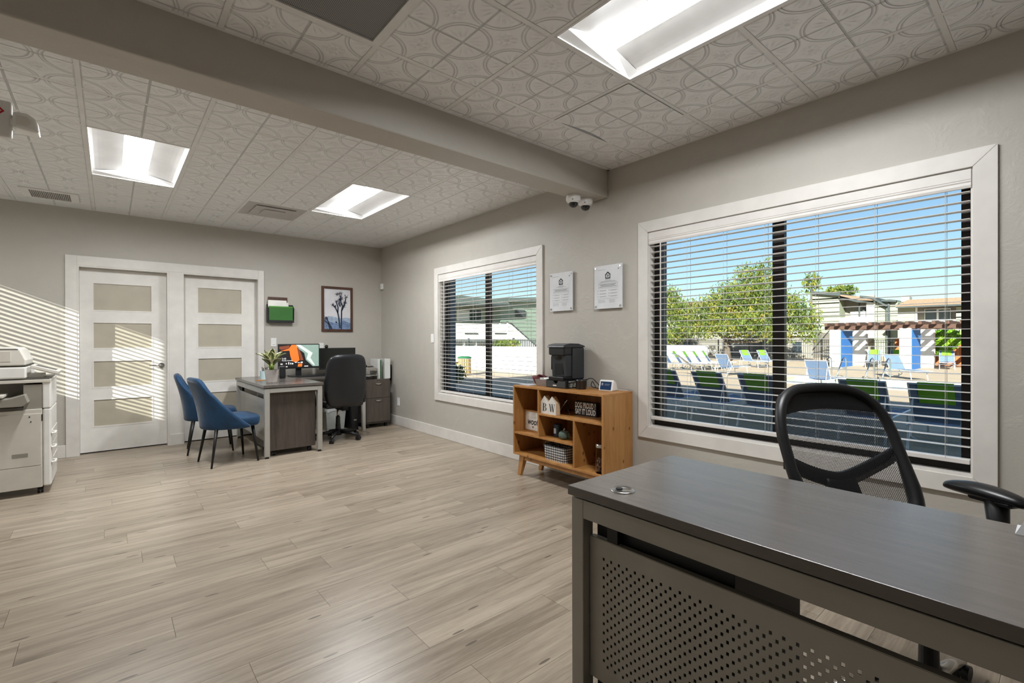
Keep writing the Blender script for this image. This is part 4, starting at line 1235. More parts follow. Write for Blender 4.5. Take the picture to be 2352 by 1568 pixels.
# ================================================================== on the right wall
mat('acrylic', 'dfe1e4', 0.12, coat=0.3)
def notice(label, y0, y1, z0, z1, big):
    t = thing('wall_notice', label, 'sign', (A - 0.02, (y0 + y1) / 2, (z0 + z1) / 2), RT)
    w, h = (y1 - y0) / 2, (z1 - z0) / 2
    pl = part('plate', MB().box(-w, w, -0.004, 0.004, -h, h), 'acrylic', t, bevel=0.001)
    for sx in (-1, 1):
        for sz in (-1, 1):
            part('standoff', MB().cyl((sx * (w - 0.018), 0.0195, sz * (h - 0.02)), (sx * (w - 0.018), -0.009, sz * (h - 0.02)), 0.009, n=16), 'chrome', t)
    k = MB()
    s = 0.031
    zc = h * 0.52
    out = [(-s, zc + 0.008), (0, zc + 0.034), (s, zc + 0.008), (s * 0.86, zc + 0.008), (s * 0.86, zc - 0.026), (-s * 0.86, zc - 0.026), (-s * 0.86, zc + 0.008)]
    inn = [(-s * 0.66, zc + 0.004), (0, zc + 0.021), (s * 0.66, zc + 0.004), (s * 0.6, zc + 0.002), (s * 0.6, zc - 0.017), (-s * 0.6, zc - 0.017), (-s * 0.6, zc + 0.002)]
    n = len(out)
    k.add([(a, -0.0045, b) for a, b in out] + [(a, -0.0045, b) for a, b in inn], [(i, (i + 1) % n, n + (i + 1) % n, n + i) for i in range(n)])
    k.box(-0.011, 0.011, -0.0046, -0.0042, zc - 0.008, zc - 0.001).box(-0.011, 0.011, -0.0046, -0.0042, zc + 0.003, zc + 0.008)
    part('house_emblem', k, 'ink', pl)
    tx = MB()
    def bar(x0, x1, z, hgt): tx.box(x0 * w, x1 * w, -0.0047, -0.0042, z * h, z * h + hgt)
    bar(-0.18, 0.18, 0.34, 0.004)
    bar(-0.75, -0.2, 0.8, 0.002)
    for q, ww in ((0.285, 0.25), (0.25, 0.5 if big else 0.42), (0.215, 0.62 if big else 0.2)): bar(-ww, ww, q, 0.0025)
    for q, ww in ((0.1, 0.6), (0.055, 0.5), (0.0, 0.62)): bar(-ww, ww, q, 0.0045)
    for q in (-0.06, 0.155):
        bar(-0.72, 0.72, q, 0.0015)
    for q in (-0.17, -0.31, -0.44):
        tx.box(-0.74 * w, -0.70 * w, -0.0047, -0.0042, q * h, q * h + 0.006); bar(-0.6, -0.1, q + 0.01, 0.0022); bar(-0.6, -0.15, q - 0.02, 0.0018)
        tx.box(0.06 * w, 0.10 * w, -0.0047, -0.0042, q * h, q * h + 0.006); bar(0.18, 0.68, q + 0.01, 0.0022); bar(0.18, 0.6, q - 0.02, 0.0018)
    bar(-0.74, 0.7, -0.54, 0.0012)
    for q in (-0.6, -0.64, -0.68, -0.72): bar(-0.7, -0.2, q, 0.0016); bar(0.1, 0.5, q, 0.0016)
    part('print', tx, 'grey_ink' if not big else 'grey_ink', pl)
    for sy in (-1, 1):
        tx2 = MB(); x = sy * 0.68
        tx2.box(x * w - 0.0006, x * w + 0.0006, -0.0047, -0.0042, -0.06 * h, 0.16 * h)
        part('print_rule', tx2, 'grey_ink', pl)
    part('hole', MB().cyl((w - 0.038, -0.0048, h - 0.04), (w - 0.038, -0.004, h - 0.04), 0.0045, n=10), 'ink', pl)
notice('clear acrylic housing notice on standoffs nearer the smaller window', 2.953, 3.245, 1.525, 1.885, False)
notice('clear acrylic housing notice with longer heading beside the large window', 2.402, 2.697, 1.52, 1.889, True)

def plate(name, label, cat, loc, rot, w=0.07, h=0.115, kind='switch'):
    t = thing(name, label, cat, loc, rot)
    part('cover_plate', MB().box(-w / 2, w / 2, -0.006, 0.0, -h / 2, h / 2), 'white_plastic', t, bevel=0.002)
    if kind == 'switch':
        part('rocker', MB().box(-0.016, 0.016, -0.0105, -0.006, -0.033, 0.033), 'white_plastic', t, bevel=0.002)
    else:
        for z in (-0.02, 0.02): 
            s = part('socket', MB().cyl((0, -0.0075, z), (0, -0.006, z), 0.016, n=16), 'white_plastic', t)
            part('slot', MB().box(-0.008, -0.006, -0.0078, -0.0074, z - 0.005, z + 0.005).box(0.006, 0.008, -0.0078, -0.0074, z - 0.005, z + 0.005), 'seam', s)
plate('light_switch', 'white rocker switch on the window wall left of the blind', 'light switch', (A, 5.462, 1.28), RT)
plate('power_outlet', 'white outlet low on the wall beside the file cabinet', 'power outlet', (A, 6.435, 0.347), RT, kind='outlet')
plate('light_switch', 'white rocker switch on the back wall above the potted plant', 'light switch', (1.70, B, 1.232), 0)
plate('power_outlet', 'white outlet on the back wall between the two monitors', 'power outlet', (2.33, B, 1.16), 0, kind='outlet')
t_ = thing('motion_sensor', 'small white motion sensor high in the room corner', 'sensor', (A, 6.95, 2.09), RT)
part('body', MB().box(-0.035, 0.035, -0.035, 0.0, -0.045, 0.045), 'white_plastic', t_, bevel=0.008)
part('lens', MB().box(-0.022, 0.022, -0.037, -0.034, -0.03, 0.01), 'offwhite', t_, bevel=0.002)

# dome cameras under the beam
mat('dome', '0b0c0e', 0.08, coat=0.6)
def dome_camera(label, x, y):
    t = thing('dome_camera', label, 'security camera', (x, y, 2.4667), 0, 'dome cameras under the beam')
    part('base', MB().lathe([(0.0, 0.0), (0.060, 0.0), (0.062, -0.008), (0.062, -0.035), (0.055, -0.052), (0.044, -0.055), (0.0, -0.055)], 28), 'white_plastic', t, smooth=False)
    part('trim_ring', MB().lathe([(0.044, -0.05), (0.047, -0.056), (0.043, -0.062), (0.0, -0.062)], 28), 'white_plastic', t)
    part('bubble', MB().lathe([(0.040, -0.058), (0.040, -0.068), (0.034, -0.085), (0.022, -0.096), (0.0, -0.1)], 24), 'dome', t, smooth=True)
    part('screw', MB().cyl((-0.05, -0.036, -0.045), (-0.05, -0.04, -0.045), 0.004, n=8), 'seam', t)
dome_camera('white dome camera on the beam farther from the window wall', 2.985, 2.715)
dome_camera('white dome camera on the beam closer to the window wall', 3.135, 2.712)

# exit sign with lamp head
mat('exit_white', 'e0dedb', 0.45)
mat('exit_red', 'b01822', 0.5)
t_ = thing('exit_sign', 'white exit sign with red chevron hung under the rear ceiling', 'sign', (-0.565, 3.6, 2.70))
ES = -0.387
part('sign_box', MB().box(-0.18, 0.18, -0.022, 0.022, ES, ES + 0.19), 'exit_white', t_, bevel=0.01)
part('canopy', MB().box(-0.11, 0.11, -0.045, 0.045, -0.022, -0.004).box(-0.025, 0.025, -0.012, 0.012, ES + 0.18, -0.02), 'exit_white', t_)
ch = [(0.105, 0.165), (0.125, 0.165), (0.155, 0.133), (0.125, 0.101), (0.105, 0.101), (0.108, 0.109), (0.121, 0.109), (0.144, 0.133), (0.121, 0.157), (0.108, 0.157)]
part('chevron', MB().prism([(x, z + ES) for x, z in ch], 'y', -0.0235, -0.022), 'exit_red', t_)
def lamp_head(s):
    h = part('lamp_head', MB().prism([(s * 0.185, ES + 0.055), (s * 0.185, ES + 0.135), (s * 0.24, ES + 0.14), (s * 0.275, ES + 0.115), (s * 0.285, ES + 0.045), (s * 0.255, ES + 0.045)], 'y', -0.05, 0.05), 'white_plastic', t_, bevel=0.012)
    part('lamp_lens', MB().prism([(s * 0.2, ES + 0.07), (s * 0.2, ES + 0.115), (s * 0.24, ES + 0.118), (s * 0.255, ES + 0.095), (s * 0.245, ES + 0.07)], 'y', -0.054, -0.05), 'offwhite', h, bevel=0.003)
    part('swivel', MB().cyl((s * 0.175, 0, ES + 0.09), (s * 0.2, 0, ES + 0.09), 0.025, n=16), 'white_plastic', h)
lamp_head(1); lamp_head(-1)

# ================================================================== back wall
wood('walnut', '3c2418', '5a3826', (8, 8, 1.0), 0.4, rnd=False)
mat('print_paper', 'd9d8dc', 0.6)
mat('print_hill', '9fb0c6', 0.7, var=(30, 0.2))
mat('print_ground', '6f86a8', 0.7, var=(60, 0.45))
mat('print_dark', '2b3448', 0.7, var=(60, 0.4))
pw, ph = 0.456, 0.656
t_ = thing('framed_picture', 'walnut-framed blue print of a desert tree on the back wall', 'picture', (2.563, B - 0.0005, 1.714))
q = 0.034
fm = MB()
fm.box(-pw / 2, -pw / 2 + q, -0.025, 0, -ph / 2, ph / 2).box(pw / 2 - q, pw / 2, -0.025, 0, -ph / 2, ph / 2).box(-pw / 2 + q, pw / 2 - q, -0.025, 0, -ph / 2, -ph / 2 + q).box(-pw / 2 + q, pw / 2 - q, -0.025, 0, ph / 2 - q, ph / 2)
part('frame', fm, 'walnut', t_, bevel=0.002)
iw, ih = pw / 2 - q, ph / 2 - q
pr_ = part('print', MB().box(-iw, iw, -0.010, -0.004, -ih, ih), 'print_paper', t_)
hill = [(-iw, -ih), (iw, -ih), (iw, -0.13), (0.12, -0.12), (0.05, -0.135), (-0.06, -0.11), (-0.12, -0.105), (-iw, -0.13)]
part('hills', MB().prism(hill, 'y', -0.0108, -0.010), 'print_hill', pr_)
gnd = [(-iw, -ih), (iw, -ih), (iw, -0.2), (0.13, -0.185), (0.09, -0.16), (0.05, -0.2), (-0.02, -0.21), (-0.1, -0.19), (-iw, -0.15)]
part('scrub', MB().prism(gnd, 'y', -0.0116, -0.0108), 'print_ground', pr_)
def branch(mb, pts, w0, w1):
    n = len(pts)
    L = []; R = []
    for i, p in enumerate(pts):
        a = Vector(pts[max(i - 1, 0)]); b = Vector(pts[min(i + 1, n - 1)])
        d = (b - a).normalized(); nn = Vector((-d.y, d.x)); ww = w0 + (w1 - w0) * i / (n - 1)
        L.append(Vector(p) + nn * ww); R.append(Vector(p) - nn * ww)
    for i in range(n - 1):
        mb.prism([tuple(L[i]), tuple(L[i + 1]), tuple(R[i + 1]), tuple(R[i])], 'y', -0.0126, -0.0117)
tr_m = MB()
for pts in ([(0.055, -ih), (0.06, -0.12), (0.062, -0.02), (0.075, 0.05)], [(0.075, 0.05), (0.05, 0.11), (0.045, 0.2)], [(0.062, -0.02), (0.1, 0.06), (0.125, 0.16)], [(0.035, -ih + 0.02), (0.02, -0.12), (0.005, -0.05), (-0.03, 0.02), (-0.07, 0.06)], [(0.005, -0.05), (0.01, 0.03), (-0.015, 0.1)], [(0.045, 0.04), (0.02, 0.08), (0.03, 0.12)], [(-0.08, -ih), (-0.12, -0.22), (-0.15, -0.15)], [(-0.11, -ih), (-0.13, -0.22), (-iw + 0.01, -0.17)]):
    branch(tr_m, pts, 0.011, 0.008)
for cx_, cz_, r_ in ((0.045, 0.22, 0.038), (0.0, 0.22, 0.025), (0.125, 0.19, 0.034), (0.115, 0.1, 0.03), (-0.07, 0.065, 0.02), (-0.015, 0.11, 0.03), (0.03, 0.14, 0.03), (0.05, 0.09, 0.03), (-0.155, -0.14, 0.035), (0.1, 0.05, 0.026), (-0.03, 0.04, 0.02), (-0.02, -0.19, 0.014), (0.06, 0.16, 0.03)):
    for k in range(26):
        a = random.uniform(0, 2 * PI); r = r_ * random.uniform(0.6, 1.2)
        c = Vector((cx_ + random.gauss(0, r_ * 0.35), cz_ + random.gauss(0, r_ * 0.4)))
        d = Vector((math.cos(a), math.sin(a))); nn = Vector((-d.y, d.x)) * 0.0026
        tr_m.add([(c.x - nn.x, -0.0128, c.y - nn.y), (c.x + nn.x, -0.0128, c.y + nn.y), (c.x + d.x * r, -0.0128, c.y + d.y * r)], [(0, 1, 2)])
o = part('desert_tree', tr_m, 'print_dark', pr_); o['kind'] = 'stuff'

mat('folder_green', '2f6a25', 0.55)
mat('folder_lime', '4f9a33', 0.55)
t_ = thing('wall_file_holder', 'black wall file holder with a green folder and loose papers', 'file holder', (1.778, B, 1.5))
part('back_plate', MB().box(-0.165, 0.165, -0.006, 0, 0.0, 0.245), 'black_plastic', t_)
part('side_cheek', MB().prism([(-0.075, 0.0), (0, 0), (0, 0.24), (-0.02, 0.24), (-0.085, 0.19)], 'x', -0.165, -0.158).prism([(-0.075, 0.0), (0, 0), (0, 0.24), (-0.02, 0.24), (-0.085, 0.19)], 'x', 0.158, 0.165), 'black_plastic', t_)
part('bottom', MB().box(-0.158, 0.158, -0.075, -0.006, 0, 0.006), 'black_plastic', t_)
part('front_lip', MB().box(-0.158, 0.158, -0.079, -0.074, 0, 0.03), 'black_plastic', t_)
def sheet_thing(name, label, cat, x0, x1, y0, y1, z0, z1, m, bz=0):
    o = tag(link(name, MB().box(x0, x1, y0, y1, z0, z1).mesh(name), m), label, cat)
    o.location = (1.778, B, 1.5 + bz)
    return o
sheet_thing('hanging_folder', 'dark green hanging folder at the front of the wall holder', 'folder', -0.15, 0.15, -0.073, -0.066, 0.0075, 0.205, 'folder_green')
sheet_thing('hanging_folder', 'lime green folder edge showing behind the dark green folder', 'folder', -0.148, 0.152, -0.062, -0.056, 0.0075, 0.22, 'folder_lime')
sheet_thing('paper_stack', 'white papers standing up from the wall file holder', 'papers', -0.155, 0.075, -0.05, -0.03, 0.0075, 0.30, 'paper')
sheet_thing('paper_stack', 'shorter white sheets leaning in the wall file holder', 'papers', -0.02, 0.105, -0.028, -0.02, 0.0075, 0.275, 'paper')
sheet_thing('clipboard', 'dark clipboard behind the papers in the wall file holder', 'clipboard', -0.15, 0.095, -0.016, -0.010, 0.0075, 0.345, 'walnut')

# ================================================================== on the far desk
DT = DH + 0.005
mat('screen_dark', '2e2c2d', 0.2, emit=0.12)
mat('screen_orange', 'e0702e', 0.3, emit=0.55)
mat('screen_brown', '8a4a35', 0.3, emit=0.25)
mat('screen_sea', '8fa69c', 0.3, emit=0.35)
mat('screen_foam', 'cfd8d2', 0.3, emit=0.45)
mat('screen_white', 'f4f4f4', 0.3, emit=0.8)
mat('screen_off', '1c1e1c', 0.25)
def monitor(label, x, y, z0, w, h, rot, lit):
    t = thing('monitor', label, 'monitor', (x, y, DT), rot)
    part('housing', MB().box(-w / 2, w / 2, -0.008, 0.022, z0 - DT, z0 - DT + h), 'black_plastic', t, bevel=0.004)
    zc = z0 - DT
    sw, sh = w / 2 - 0.012, h - 0.036
    s = part('screen', MB().box(-sw, sw, -0.0092, -0.008, zc + 0.024, zc + 0.024 + sh), 'screen_dark' if lit else 'screen_off', t)
    if lit:
        def P(name, poly, m, lay):
            part(name, MB().prism([(-sw + a * 2 * sw, zc + 0.024 + b * sh) for a, b in poly], 'y', -0.0092 - 0.0003 * lay, -0.0092), m, s)
        P('wallpaper', [(0.34, 1), (0.62, 0.62), (0.66, 0.3), (0.84, 0.0), (1, 0), (1, 1)], 'screen_sea', 1)
        P('wallpaper', [(0.41, 1), (0.72, 0.6), (0.68, 0.35), (0.86, 0.05), (0.90, 0.05), (0.78, 0.4), (0.84, 0.62), (0.52, 1)], 'screen_foam', 2)
        P('wallpaper', [(0.24, 0.84), (0.30, 1), (0.42, 1), (0.46, 0.7), (0.50, 0.30), (0.42, 0.2), (0.31, 0.26), (0.27, 0.5)], 'screen_orange', 2)
        P('wallpaper', [(0.44, 0.95), (0.52, 0.7), (0.60, 0.3), (0.52, 0.28), (0.48, 0.6)], 'screen_brown', 3)
        P('wallpaper', [(0.0, 0.92), (0.25, 0.98), (0.25, 0.85), (0.06, 0.78), (0.0, 0.82)], 'screen_brown', 2)
        P('wallpaper', [(0.02, 0.72), (0.25, 0.84), (0.25, 0.74)], 'screen_orange', 1)
        P('wallpaper', [(0.45, 0.0), (0.47, 0.14), (0.57, 0.14), (0.56, 0.0)], 'screen_orange', 2)
        for a0, a1, b0, b1 in ((0.03, 0.08, 0.12, 0.16), (0.16, 0.18, 0.13, 0.18), (0.22, 0.24, 0.12, 0.22), (0.27, 0.29, 0.12, 0.19), (0.31, 0.34, 0.12, 0.18), (0.38, 0.43, 0.19, 0.22), (0.45, 0.51, 0.18, 0.2), (0.53, 0.58, 0.17, 0.22), (0.1, 0.13, 0.0, 0.03), (0.16, 0.2, 0.0, 0.03), (0.62, 0.72, 0.0, 0.03)):
            P('icon', [(a0, b0), (a1, b0), (a1, b1), (a0, b1)], 'screen_white', 3)
        lettering('3:15', 0.032, 'screen_white', s, (-sw + 0.03, -0.0098, zc + 0.024 + 0.34 * sh), FACE_Y, extrude=0.0002)
        lettering('Thursday, November', 0.0155, 'screen_white', s, (-sw + 0.03, -0.0098, zc + 0.024 + 0.275 * sh), FACE_Y, extrude=0.0002)
    part('stand_neck', MB().box(-0.035, 0.035, 0.022, 0.05, 0.01, zc + h * 0.6), 'black_plastic', t, bevel=0.004)
    part('stand_base', MB().box(-0.12, 0.12, -0.085, 0.1, 0.0, 0.012), 'black_satin', t, bevel=0.005)
    return t
monitor('lit monitor showing an orange coastline and the time on the far desk', 1.918, 6.62, 0.885, 0.525, 0.325, 0.03, True)
monitor('dark switched-off monitor behind the black leather chair', 2.46, 6.71, 0.85, 0.50, 0.30, -0.05, False)
t_ = thing('webcam', 'small black round webcam perched on the dark monitor', 'webcam', (2.30, 6.70, 1.148))
part('ball', MB().lathe([(0.0, 0.0), (0.016, 0.004), (0.025, 0.022), (0.016, 0.042), (0.0, 0.047)], 18), 'black_satin', t_, smooth=True)
part('clip', MB().box(-0.014, 0.014, -0.018, 0.03, -0.0, 0.005), 'black_plastic', t_)
t_ = thing('desk_speaker', 'small black upright speaker beside the lit monitor', 'speaker', (1.655, 6.42, DT), -0.1)
part('cabinet', MB().box(-0.035, 0.035, -0.04, 0.04, 0, 0.155), 'black_satin', t_, bevel=0.014)
part('grille', MB().box(-0.028, 0.028, -0.042, -0.039, 0.03, 0.145), 'black_plastic', t_)
t_ = thing('keyboard', 'flat black keyboard on the far desk before the monitors', 'keyboard', (2.0, 6.44, DT), 0.0)
part('case', MB().box(-0.14, 0.22, -0.03, 0.09, 0, 0.016), 'black_plastic', t_, bevel=0.003)
km = MB().box(-0.0075, 0.0075, -0.0075, 0.0075, 0.016, 0.021).mesh('key')
for i in range(18):
    for j in range(5):
        o = link('key', km, 'black_satin', t_); o.location = (-0.127 + 0.0195 * i, -0.018 + 0.022 * j, 0)
# pencil cup
mat('cup_blue', 'b9cfd2', 0.5)
t_ = thing('pencil_cup', 'pale blue desk caddy with pens behind the potted plant', 'pencil cup', (1.445, 6.38, DT))
part('cup', MB().lathe([(0.0, 0.0), (0.05, 0.0), (0.052, 0.105), (0.048, 0.105), (0.046, 0.006), (0.0, 0.006)], 20), 'cup_blue', t_)
for k in range(6):
    a = k * 1.05
    part('pen', MB().cyl((0.02 * math.cos(a), 0.02 * math.sin(a), 0.01), (0.04 * math.cos(a), 0.04 * math.sin(a), 0.135 + 0.008 * (k % 3)), 0.004, n=8), 'black_satin' if k % 3 else 'white_plastic', t_)
t_ = tag(link('coaster', MB().lathe([(0, 0), (0.055, 0), (0.055, 0.006), (0, 0.006)], 24).mesh('coaster'), 'pine'), 'round wooden coaster beside the pale blue caddy', 'coaster'); t_.location = (1.375, 6.25, DT)
# plant
mat('pot_clay', 'b0a8a2', 0.8, var=(12, 0.12))
mat('soil', '3a2f27', 0.95)
mat('stem_green', '8fae3a', 0.55)
m = bpy.data.materials.new('leaf_variegated'); t = NT(m)
sp = t.n('ShaderNodeSeparateXYZ'); tc = t.n('ShaderNodeTexCoord'); t.put(sp.inputs[0], tc.outputs['Object'])
e_ = t.math('DIVIDE', t.math('ABSOLUTE', sp.outputs[0]), t.math('ADD', t.math('MULTIPLY', t.math('SINE', t.math('MULTIPLY', sp.outputs[1], PI / 0.15)), 0.040), 0.004))
vein = t.math('MULTIPLY', t.math('SINE', t.math('MULTIPLY', t.math('ADD', sp.outputs[1], t.math('MULTIPLY', t.math('ABSOLUTE', sp.outputs[0]), -1.0)), 260.0)), 0.10)
t.put(t.b.inputs['Base Color'], t.ramp(t.math('ADD', e_, vein), [(0.05, lin('a9b07a')), (0.16, lin('41502a')), (0.66, lin('55632f')), (0.80, lin('e2dcb4'))]))
t.b.inputs['Roughness'].default_value = 0.4
MATS['leaf_variegated'] = m
t_ = thing('potted_plant', 'variegated leafy plant in a grey clay pot on the far desk', 'plant', (1.385, 5.80, DT))
part('pot', MB().lathe([(0.0, 0.0), (0.052, 0.0), (0.056, 0.01), (0.072, 0.142), (0.074, 0.15), (0.068, 0.15), (0.064, 0.13), (0.0, 0.128)], 28), 'pot_clay', t_, smooth=False)
part('soil', MB().lathe([(0.0, 0.133), (0.064, 0.133)], 20), 'soil', t_)
lf = MB()
def leaf_fn(u, v):
    s = 2 * u - 1
    wdt = 0.046 * math.sin(PI * min(v * 0.97 + 0.03, 1)) ** 0.75
    return Vector((s * wdt, 0.15 * v, 0.012 * s * s + 0.025 * math.sin(PI * v * 0.8) - 0.02 * v * v))
leaf_me = lf.grid(leaf_fn, 8, 10).mesh('leaf', True)
for k, (az, el, L, z0, sc_) in enumerate(((-2.9, 0.95, 0.07, 0.17, 1.0), (-2.4, 0.55, 0.05, 0.165, 1.05), (2.7, 0.75, 0.06, 0.18, 1.15), (-1.9, 1.15, 0.06, 0.19, 0.95), (-1.2, 0.45, 0.05, 0.17, 1.15), (-0.5, 0.75, 0.06, 0.18, 1.15), (0.3, 0.85, 0.06, 0.2, 1.0), (1.1, 0.8, 0.05, 0.19, 1.0), (1.9, 0.9, 0.05, 0.2, 1.0), (-1.55, 1.3, 0.07, 0.2, 1.0), (3.0, 1.2, 0.06, 0.2, 0.95), (0.9, 1.25, 0.05, 0.21, 0.9))):
    d = Vector((math.cos(az) * math.cos(el), math.sin(az) * math.cos(el), math.sin(el)))
    base = Vector((0, 0, 0.13)) + Vector((d.x, d.y, 0)) * 0.012
    tip = base + Vector((d.x * 0.4, d.y * 0.4, 1)).normalized() * (z0 - 0.13 + L * 0.6)
    part('stem', MB().cyl(base, tip, 0.006, 0.004, 8), 'stem_green', t_, smooth=True)
    o = link('leaf', leaf_me, 'leaf_variegated', t_)
    yv = d; xv = Vector((-math.sin(az), math.cos(az), 0)); zv = xv.cross(yv)
    if zv.z < 0: xv = -xv; zv = -zv
    R = Matrix(((xv.x, yv.x, zv.x), (xv.y, yv.y, zv.y), (xv.z, yv.z, zv.z)))
    o.matrix_local = Matrix.Translation(tip) @ R.to_4x4() @ Matrix.Diagonal((sc_, sc_, sc_, 1))

# on the corner cabinet: letter tray with desk phone, files
CT = 0.69
t_ = thing('letter_tray', 'two-tier grey letter tray on the corner file cabinet', 'letter tray', (2.865, 6.66, CT))
for z in (0.0, 0.075):
    part('shelf_tray', MB().box(-0.1, 0.115, -0.13, 0.13, z + 0.055, z + 0.06).box(-0.1, -0.096, -0.13, 0.13, z + 0.06, z + 0.078).box(0.111, 0.115, -0.13, 0.13, z + 0.06, z + 0.078), 'silver_light', t_)
part('upright', MB().box(-0.1, -0.094, 0.11, 0.13, 0, 0.13).box(0.109, 0.115, 0.11, 0.13, 0, 0.13).box(-0.1, -0.094, -0.13, -0.11, 0, 0.13).box(0.109, 0.115, -0.13, -0.11, 0, 0.13), 'silver_light', t_)
t_ = thing('desk_phone', 'black and grey desk phone on top of the letter tray', 'phone', (2.875, 6.65, CT + 0.136), 0.03)
part('base', MB().prism([(-0.09, 0), (0.09, 0), (0.09, 0.065), (0.06, 0.068), (-0.09, 0.03)], 'x', -0.09, 0.085), 'copier_mid', t_, bevel=0.004)
part('handset', MB().tube([(-0.062, -0.075, 0.055), (-0.062, -0.03, 0.075), (-0.062, 0.04, 0.09), (-0.062, 0.085, 0.09)], [0.02, 0.013, 0.013, 0.02], 10), 'black_satin', t_, smooth=True)
part('keypad', MB().box(-0.02, 0.06, -0.06, 0.0, 0.045, 0.052), 'black_plastic', t_, rot=(0.0, 0, 0))
t_ = thing('stapler', 'small black stapler under the letter tray', 'stapler', (2.84, 6.56, CT))
part('base', MB().box(-0.06, 0.06, -0.016, 0.016, 0, 0.01), 'black_plastic', t_, bevel=0.003)
part('arm', MB().prism([(-0.06, 0.014), (0.06, 0.016), (0.06, 0.032), (-0.04, 0.045), (-0.06, 0.035)], 'y', -0.014, 0.014), 'black_satin', t_, bevel=0.003)
mat('binder_white', 'd5d7d2', 0.45)
mat('binder_green', '5a7a58', 0.6)
def binder(label, x, y, w, m, lean=0.0, rot=0.0, h=0.29, d=0.25):
    t = thing('ring_binder', label, 'binder', (x, y, CT), rot)
    part('cover', MB().box(-w / 2, -w / 2 + 0.004, -d / 2, d / 2, 0, h).box(w / 2 - 0.004, w / 2, -d / 2, d / 2, 0, h).box(-w / 2 + 0.004, w / 2 - 0.004, -d / 2, -d / 2 + 0.004, 0, h), m, t, bevel=0.001)
    part('pages', MB().box(-w / 2 + 0.006, w / 2 - 0.006, -d / 2 + 0.02, d / 2 - 0.01, 0.008, h - 0.012), 'paper', t)
binder('slim white binder standing next to the desk phone', 3.015, 6.70, 0.035, 'binder_white')
binder('thin green folder binder between the two white binders', 3.055, 6.71, 0.02, 'binder_green', h=0.27)
binder('wide white binder standing at the wall end of the file cabinet', 3.16, 6.69, 0.085, 'binder_white', rot=-0.12)
t_ = tag(link('book_end', MB().box(3.232, 3.236, 6.62, 6.76, CT - 0.04, CT + 0.2).mesh('book_end'), 'black_metal'), 'black metal book end against the window wall', 'book end')

# under the return table
t_ = thing('waste_bin', 'grey plastic waste bin with a clear liner under the return table', 'waste bin', (2.40, 6.72, 0))
wv = []
for z, s in ((0.0, 0.8), (0.36, 1.0), (0.36, 0.96), (0.012, 0.77)):
    for x, y in ((-0.145, -0.11), (0.145, -0.11), (0.145, 0.11), (-0.145, 0.11)): wv.append((x * s, y * s, z))
wf = [(3, 2, 1, 0), (12, 13, 14, 15)]
for k in range(3):
    for i in range(4): wf.append((4 * k + i, 4 * k + (i + 1) % 4, 4 * k + 4 + (i + 1) % 4, 4 * k + 4 + i))
mat('bin_grey', 'a9aca8', 0.5)
part('bin', MB().add(wv, wf), 'bin_grey', t_, bevel=0.006)
m = bpy.data.materials.new('liner'); t = NT(m)
t.b.inputs['Base Color'].default_value = lin('e4e8e8'); t.b.inputs['Roughness'].default_value = 0.25; t.b.inputs['Alpha'].default_value = 0.5
MATS['liner'] = m
ln = MB()
def lfn(u, v):
    a = 2 * PI * u
    c, s = math.cos(a), math.sin(a)
    k = 1.03 + 0.03 * math.sin(a * 9) * v
    return Vector((math.copysign(abs(c) ** 0.35, c) * 0.147 * k, math.copysign(abs(s) ** 0.35, s) * 0.113 * k, 0.40 - 0.13 * v + 0.012 * math.sin(a * 7)))
ln.grid(lfn, 48, 4)
part('liner', ln, 'liner', t_, smooth=True)
t_ = thing('computer_tower', 'black computer tower standing under the return table', 'computer', (2.625, 6.71, 0))
part('case', MB().box(-0.045, 0.045, -0.2, 0.2, 0.0, 0.41), 'black_satin', t_, bevel=0.004)
part('front_bezel', MB().box(-0.045, 0.045, -0.212, -0.2, 0.0, 0.41), 'black_plastic', t_, bevel=0.004)
part('badge', MB().box(-0.02, 0.02, -0.2135, -0.212, 0.13, 0.15), 'silver', t_)
part('power_button', MB().cyl((0.0, -0.214, 0.36), (0.0, -0.212, 0.36), 0.012, n=16), 'silver', t_)

# on the front desk, just at the picture edge
sp_ = hit(2337, 1207, z=DH)
t_ = thing('sign_holder', 'thin slanted clear sign holder standing on the front desk', 'sign holder', (min(sp_.x, 1.69), sp_.y, DH), RT)
part('panel', MB().prism([(0.0, 0.0), (0.2, 0.0), (0.2, 0.2), (0.085, 0.2)], 'y', -0.002, 0.002), 'acrylic', t_, rot=(-0.3, 0, 0))
part('foot', MB().box(0.0, 0.2, 0.0, 0.08, 0, 0.003), 'acrylic', t_)

# ================================================================== outdoors
mat('deck', 'c2ad94', 0.85, var=(0.8, 0.07), bump=(40, 0.004))
mat('pebble', 'b8aa93', 0.9, var=(30, 0.18), bump=(60, 0.01))
mat('out_white', 'e9e6e0', 0.7)
mat('out_blue', '2f6fb8', 0.7)
mat('siding', '939983', 0.8)
mat('siding_green', '8a9a8c', 0.8)
mat('fascia', '3d4444', 0.7)
mat('shingle', '856f5b', 0.9, var=(8, 0.15))
mat('shingle_grey', '5f6a66', 0.9, var=(8, 0.15))
mat('out_dark', '23282b', 0.5)
mat('out_window', '39434a', 0.15)
mat('pergola_wood', '4d3327', 0.75, var=(6, 0.2))
mat('cedar', 'b0602f', 0.75, var=(5, 0.18))
mat('iron', '141516', 0.5, 0.3)
mat('pool_tile', '9cc9c8', 0.4)
mat('sling', '5f7391', 0.7)
mat('lounge_frame', 'c9ccd0', 0.35, 0.3)
mat('towel', '6fae1e', 0.85, bump=(80, 0.004))
mat('beige_wall', '8b857b', 0.85)
m = bpy.data.materials.new('water'); t = NT(m)
t.b.inputs['Base Color'].default_value = lin('a8d6d2'); t.b.inputs['Roughness'].default_value = 0.06
t.bump(t.noise(t.coord('Object', (1, 1, 1)), 1.8, 3), 0.03)
MATS['water'] = m
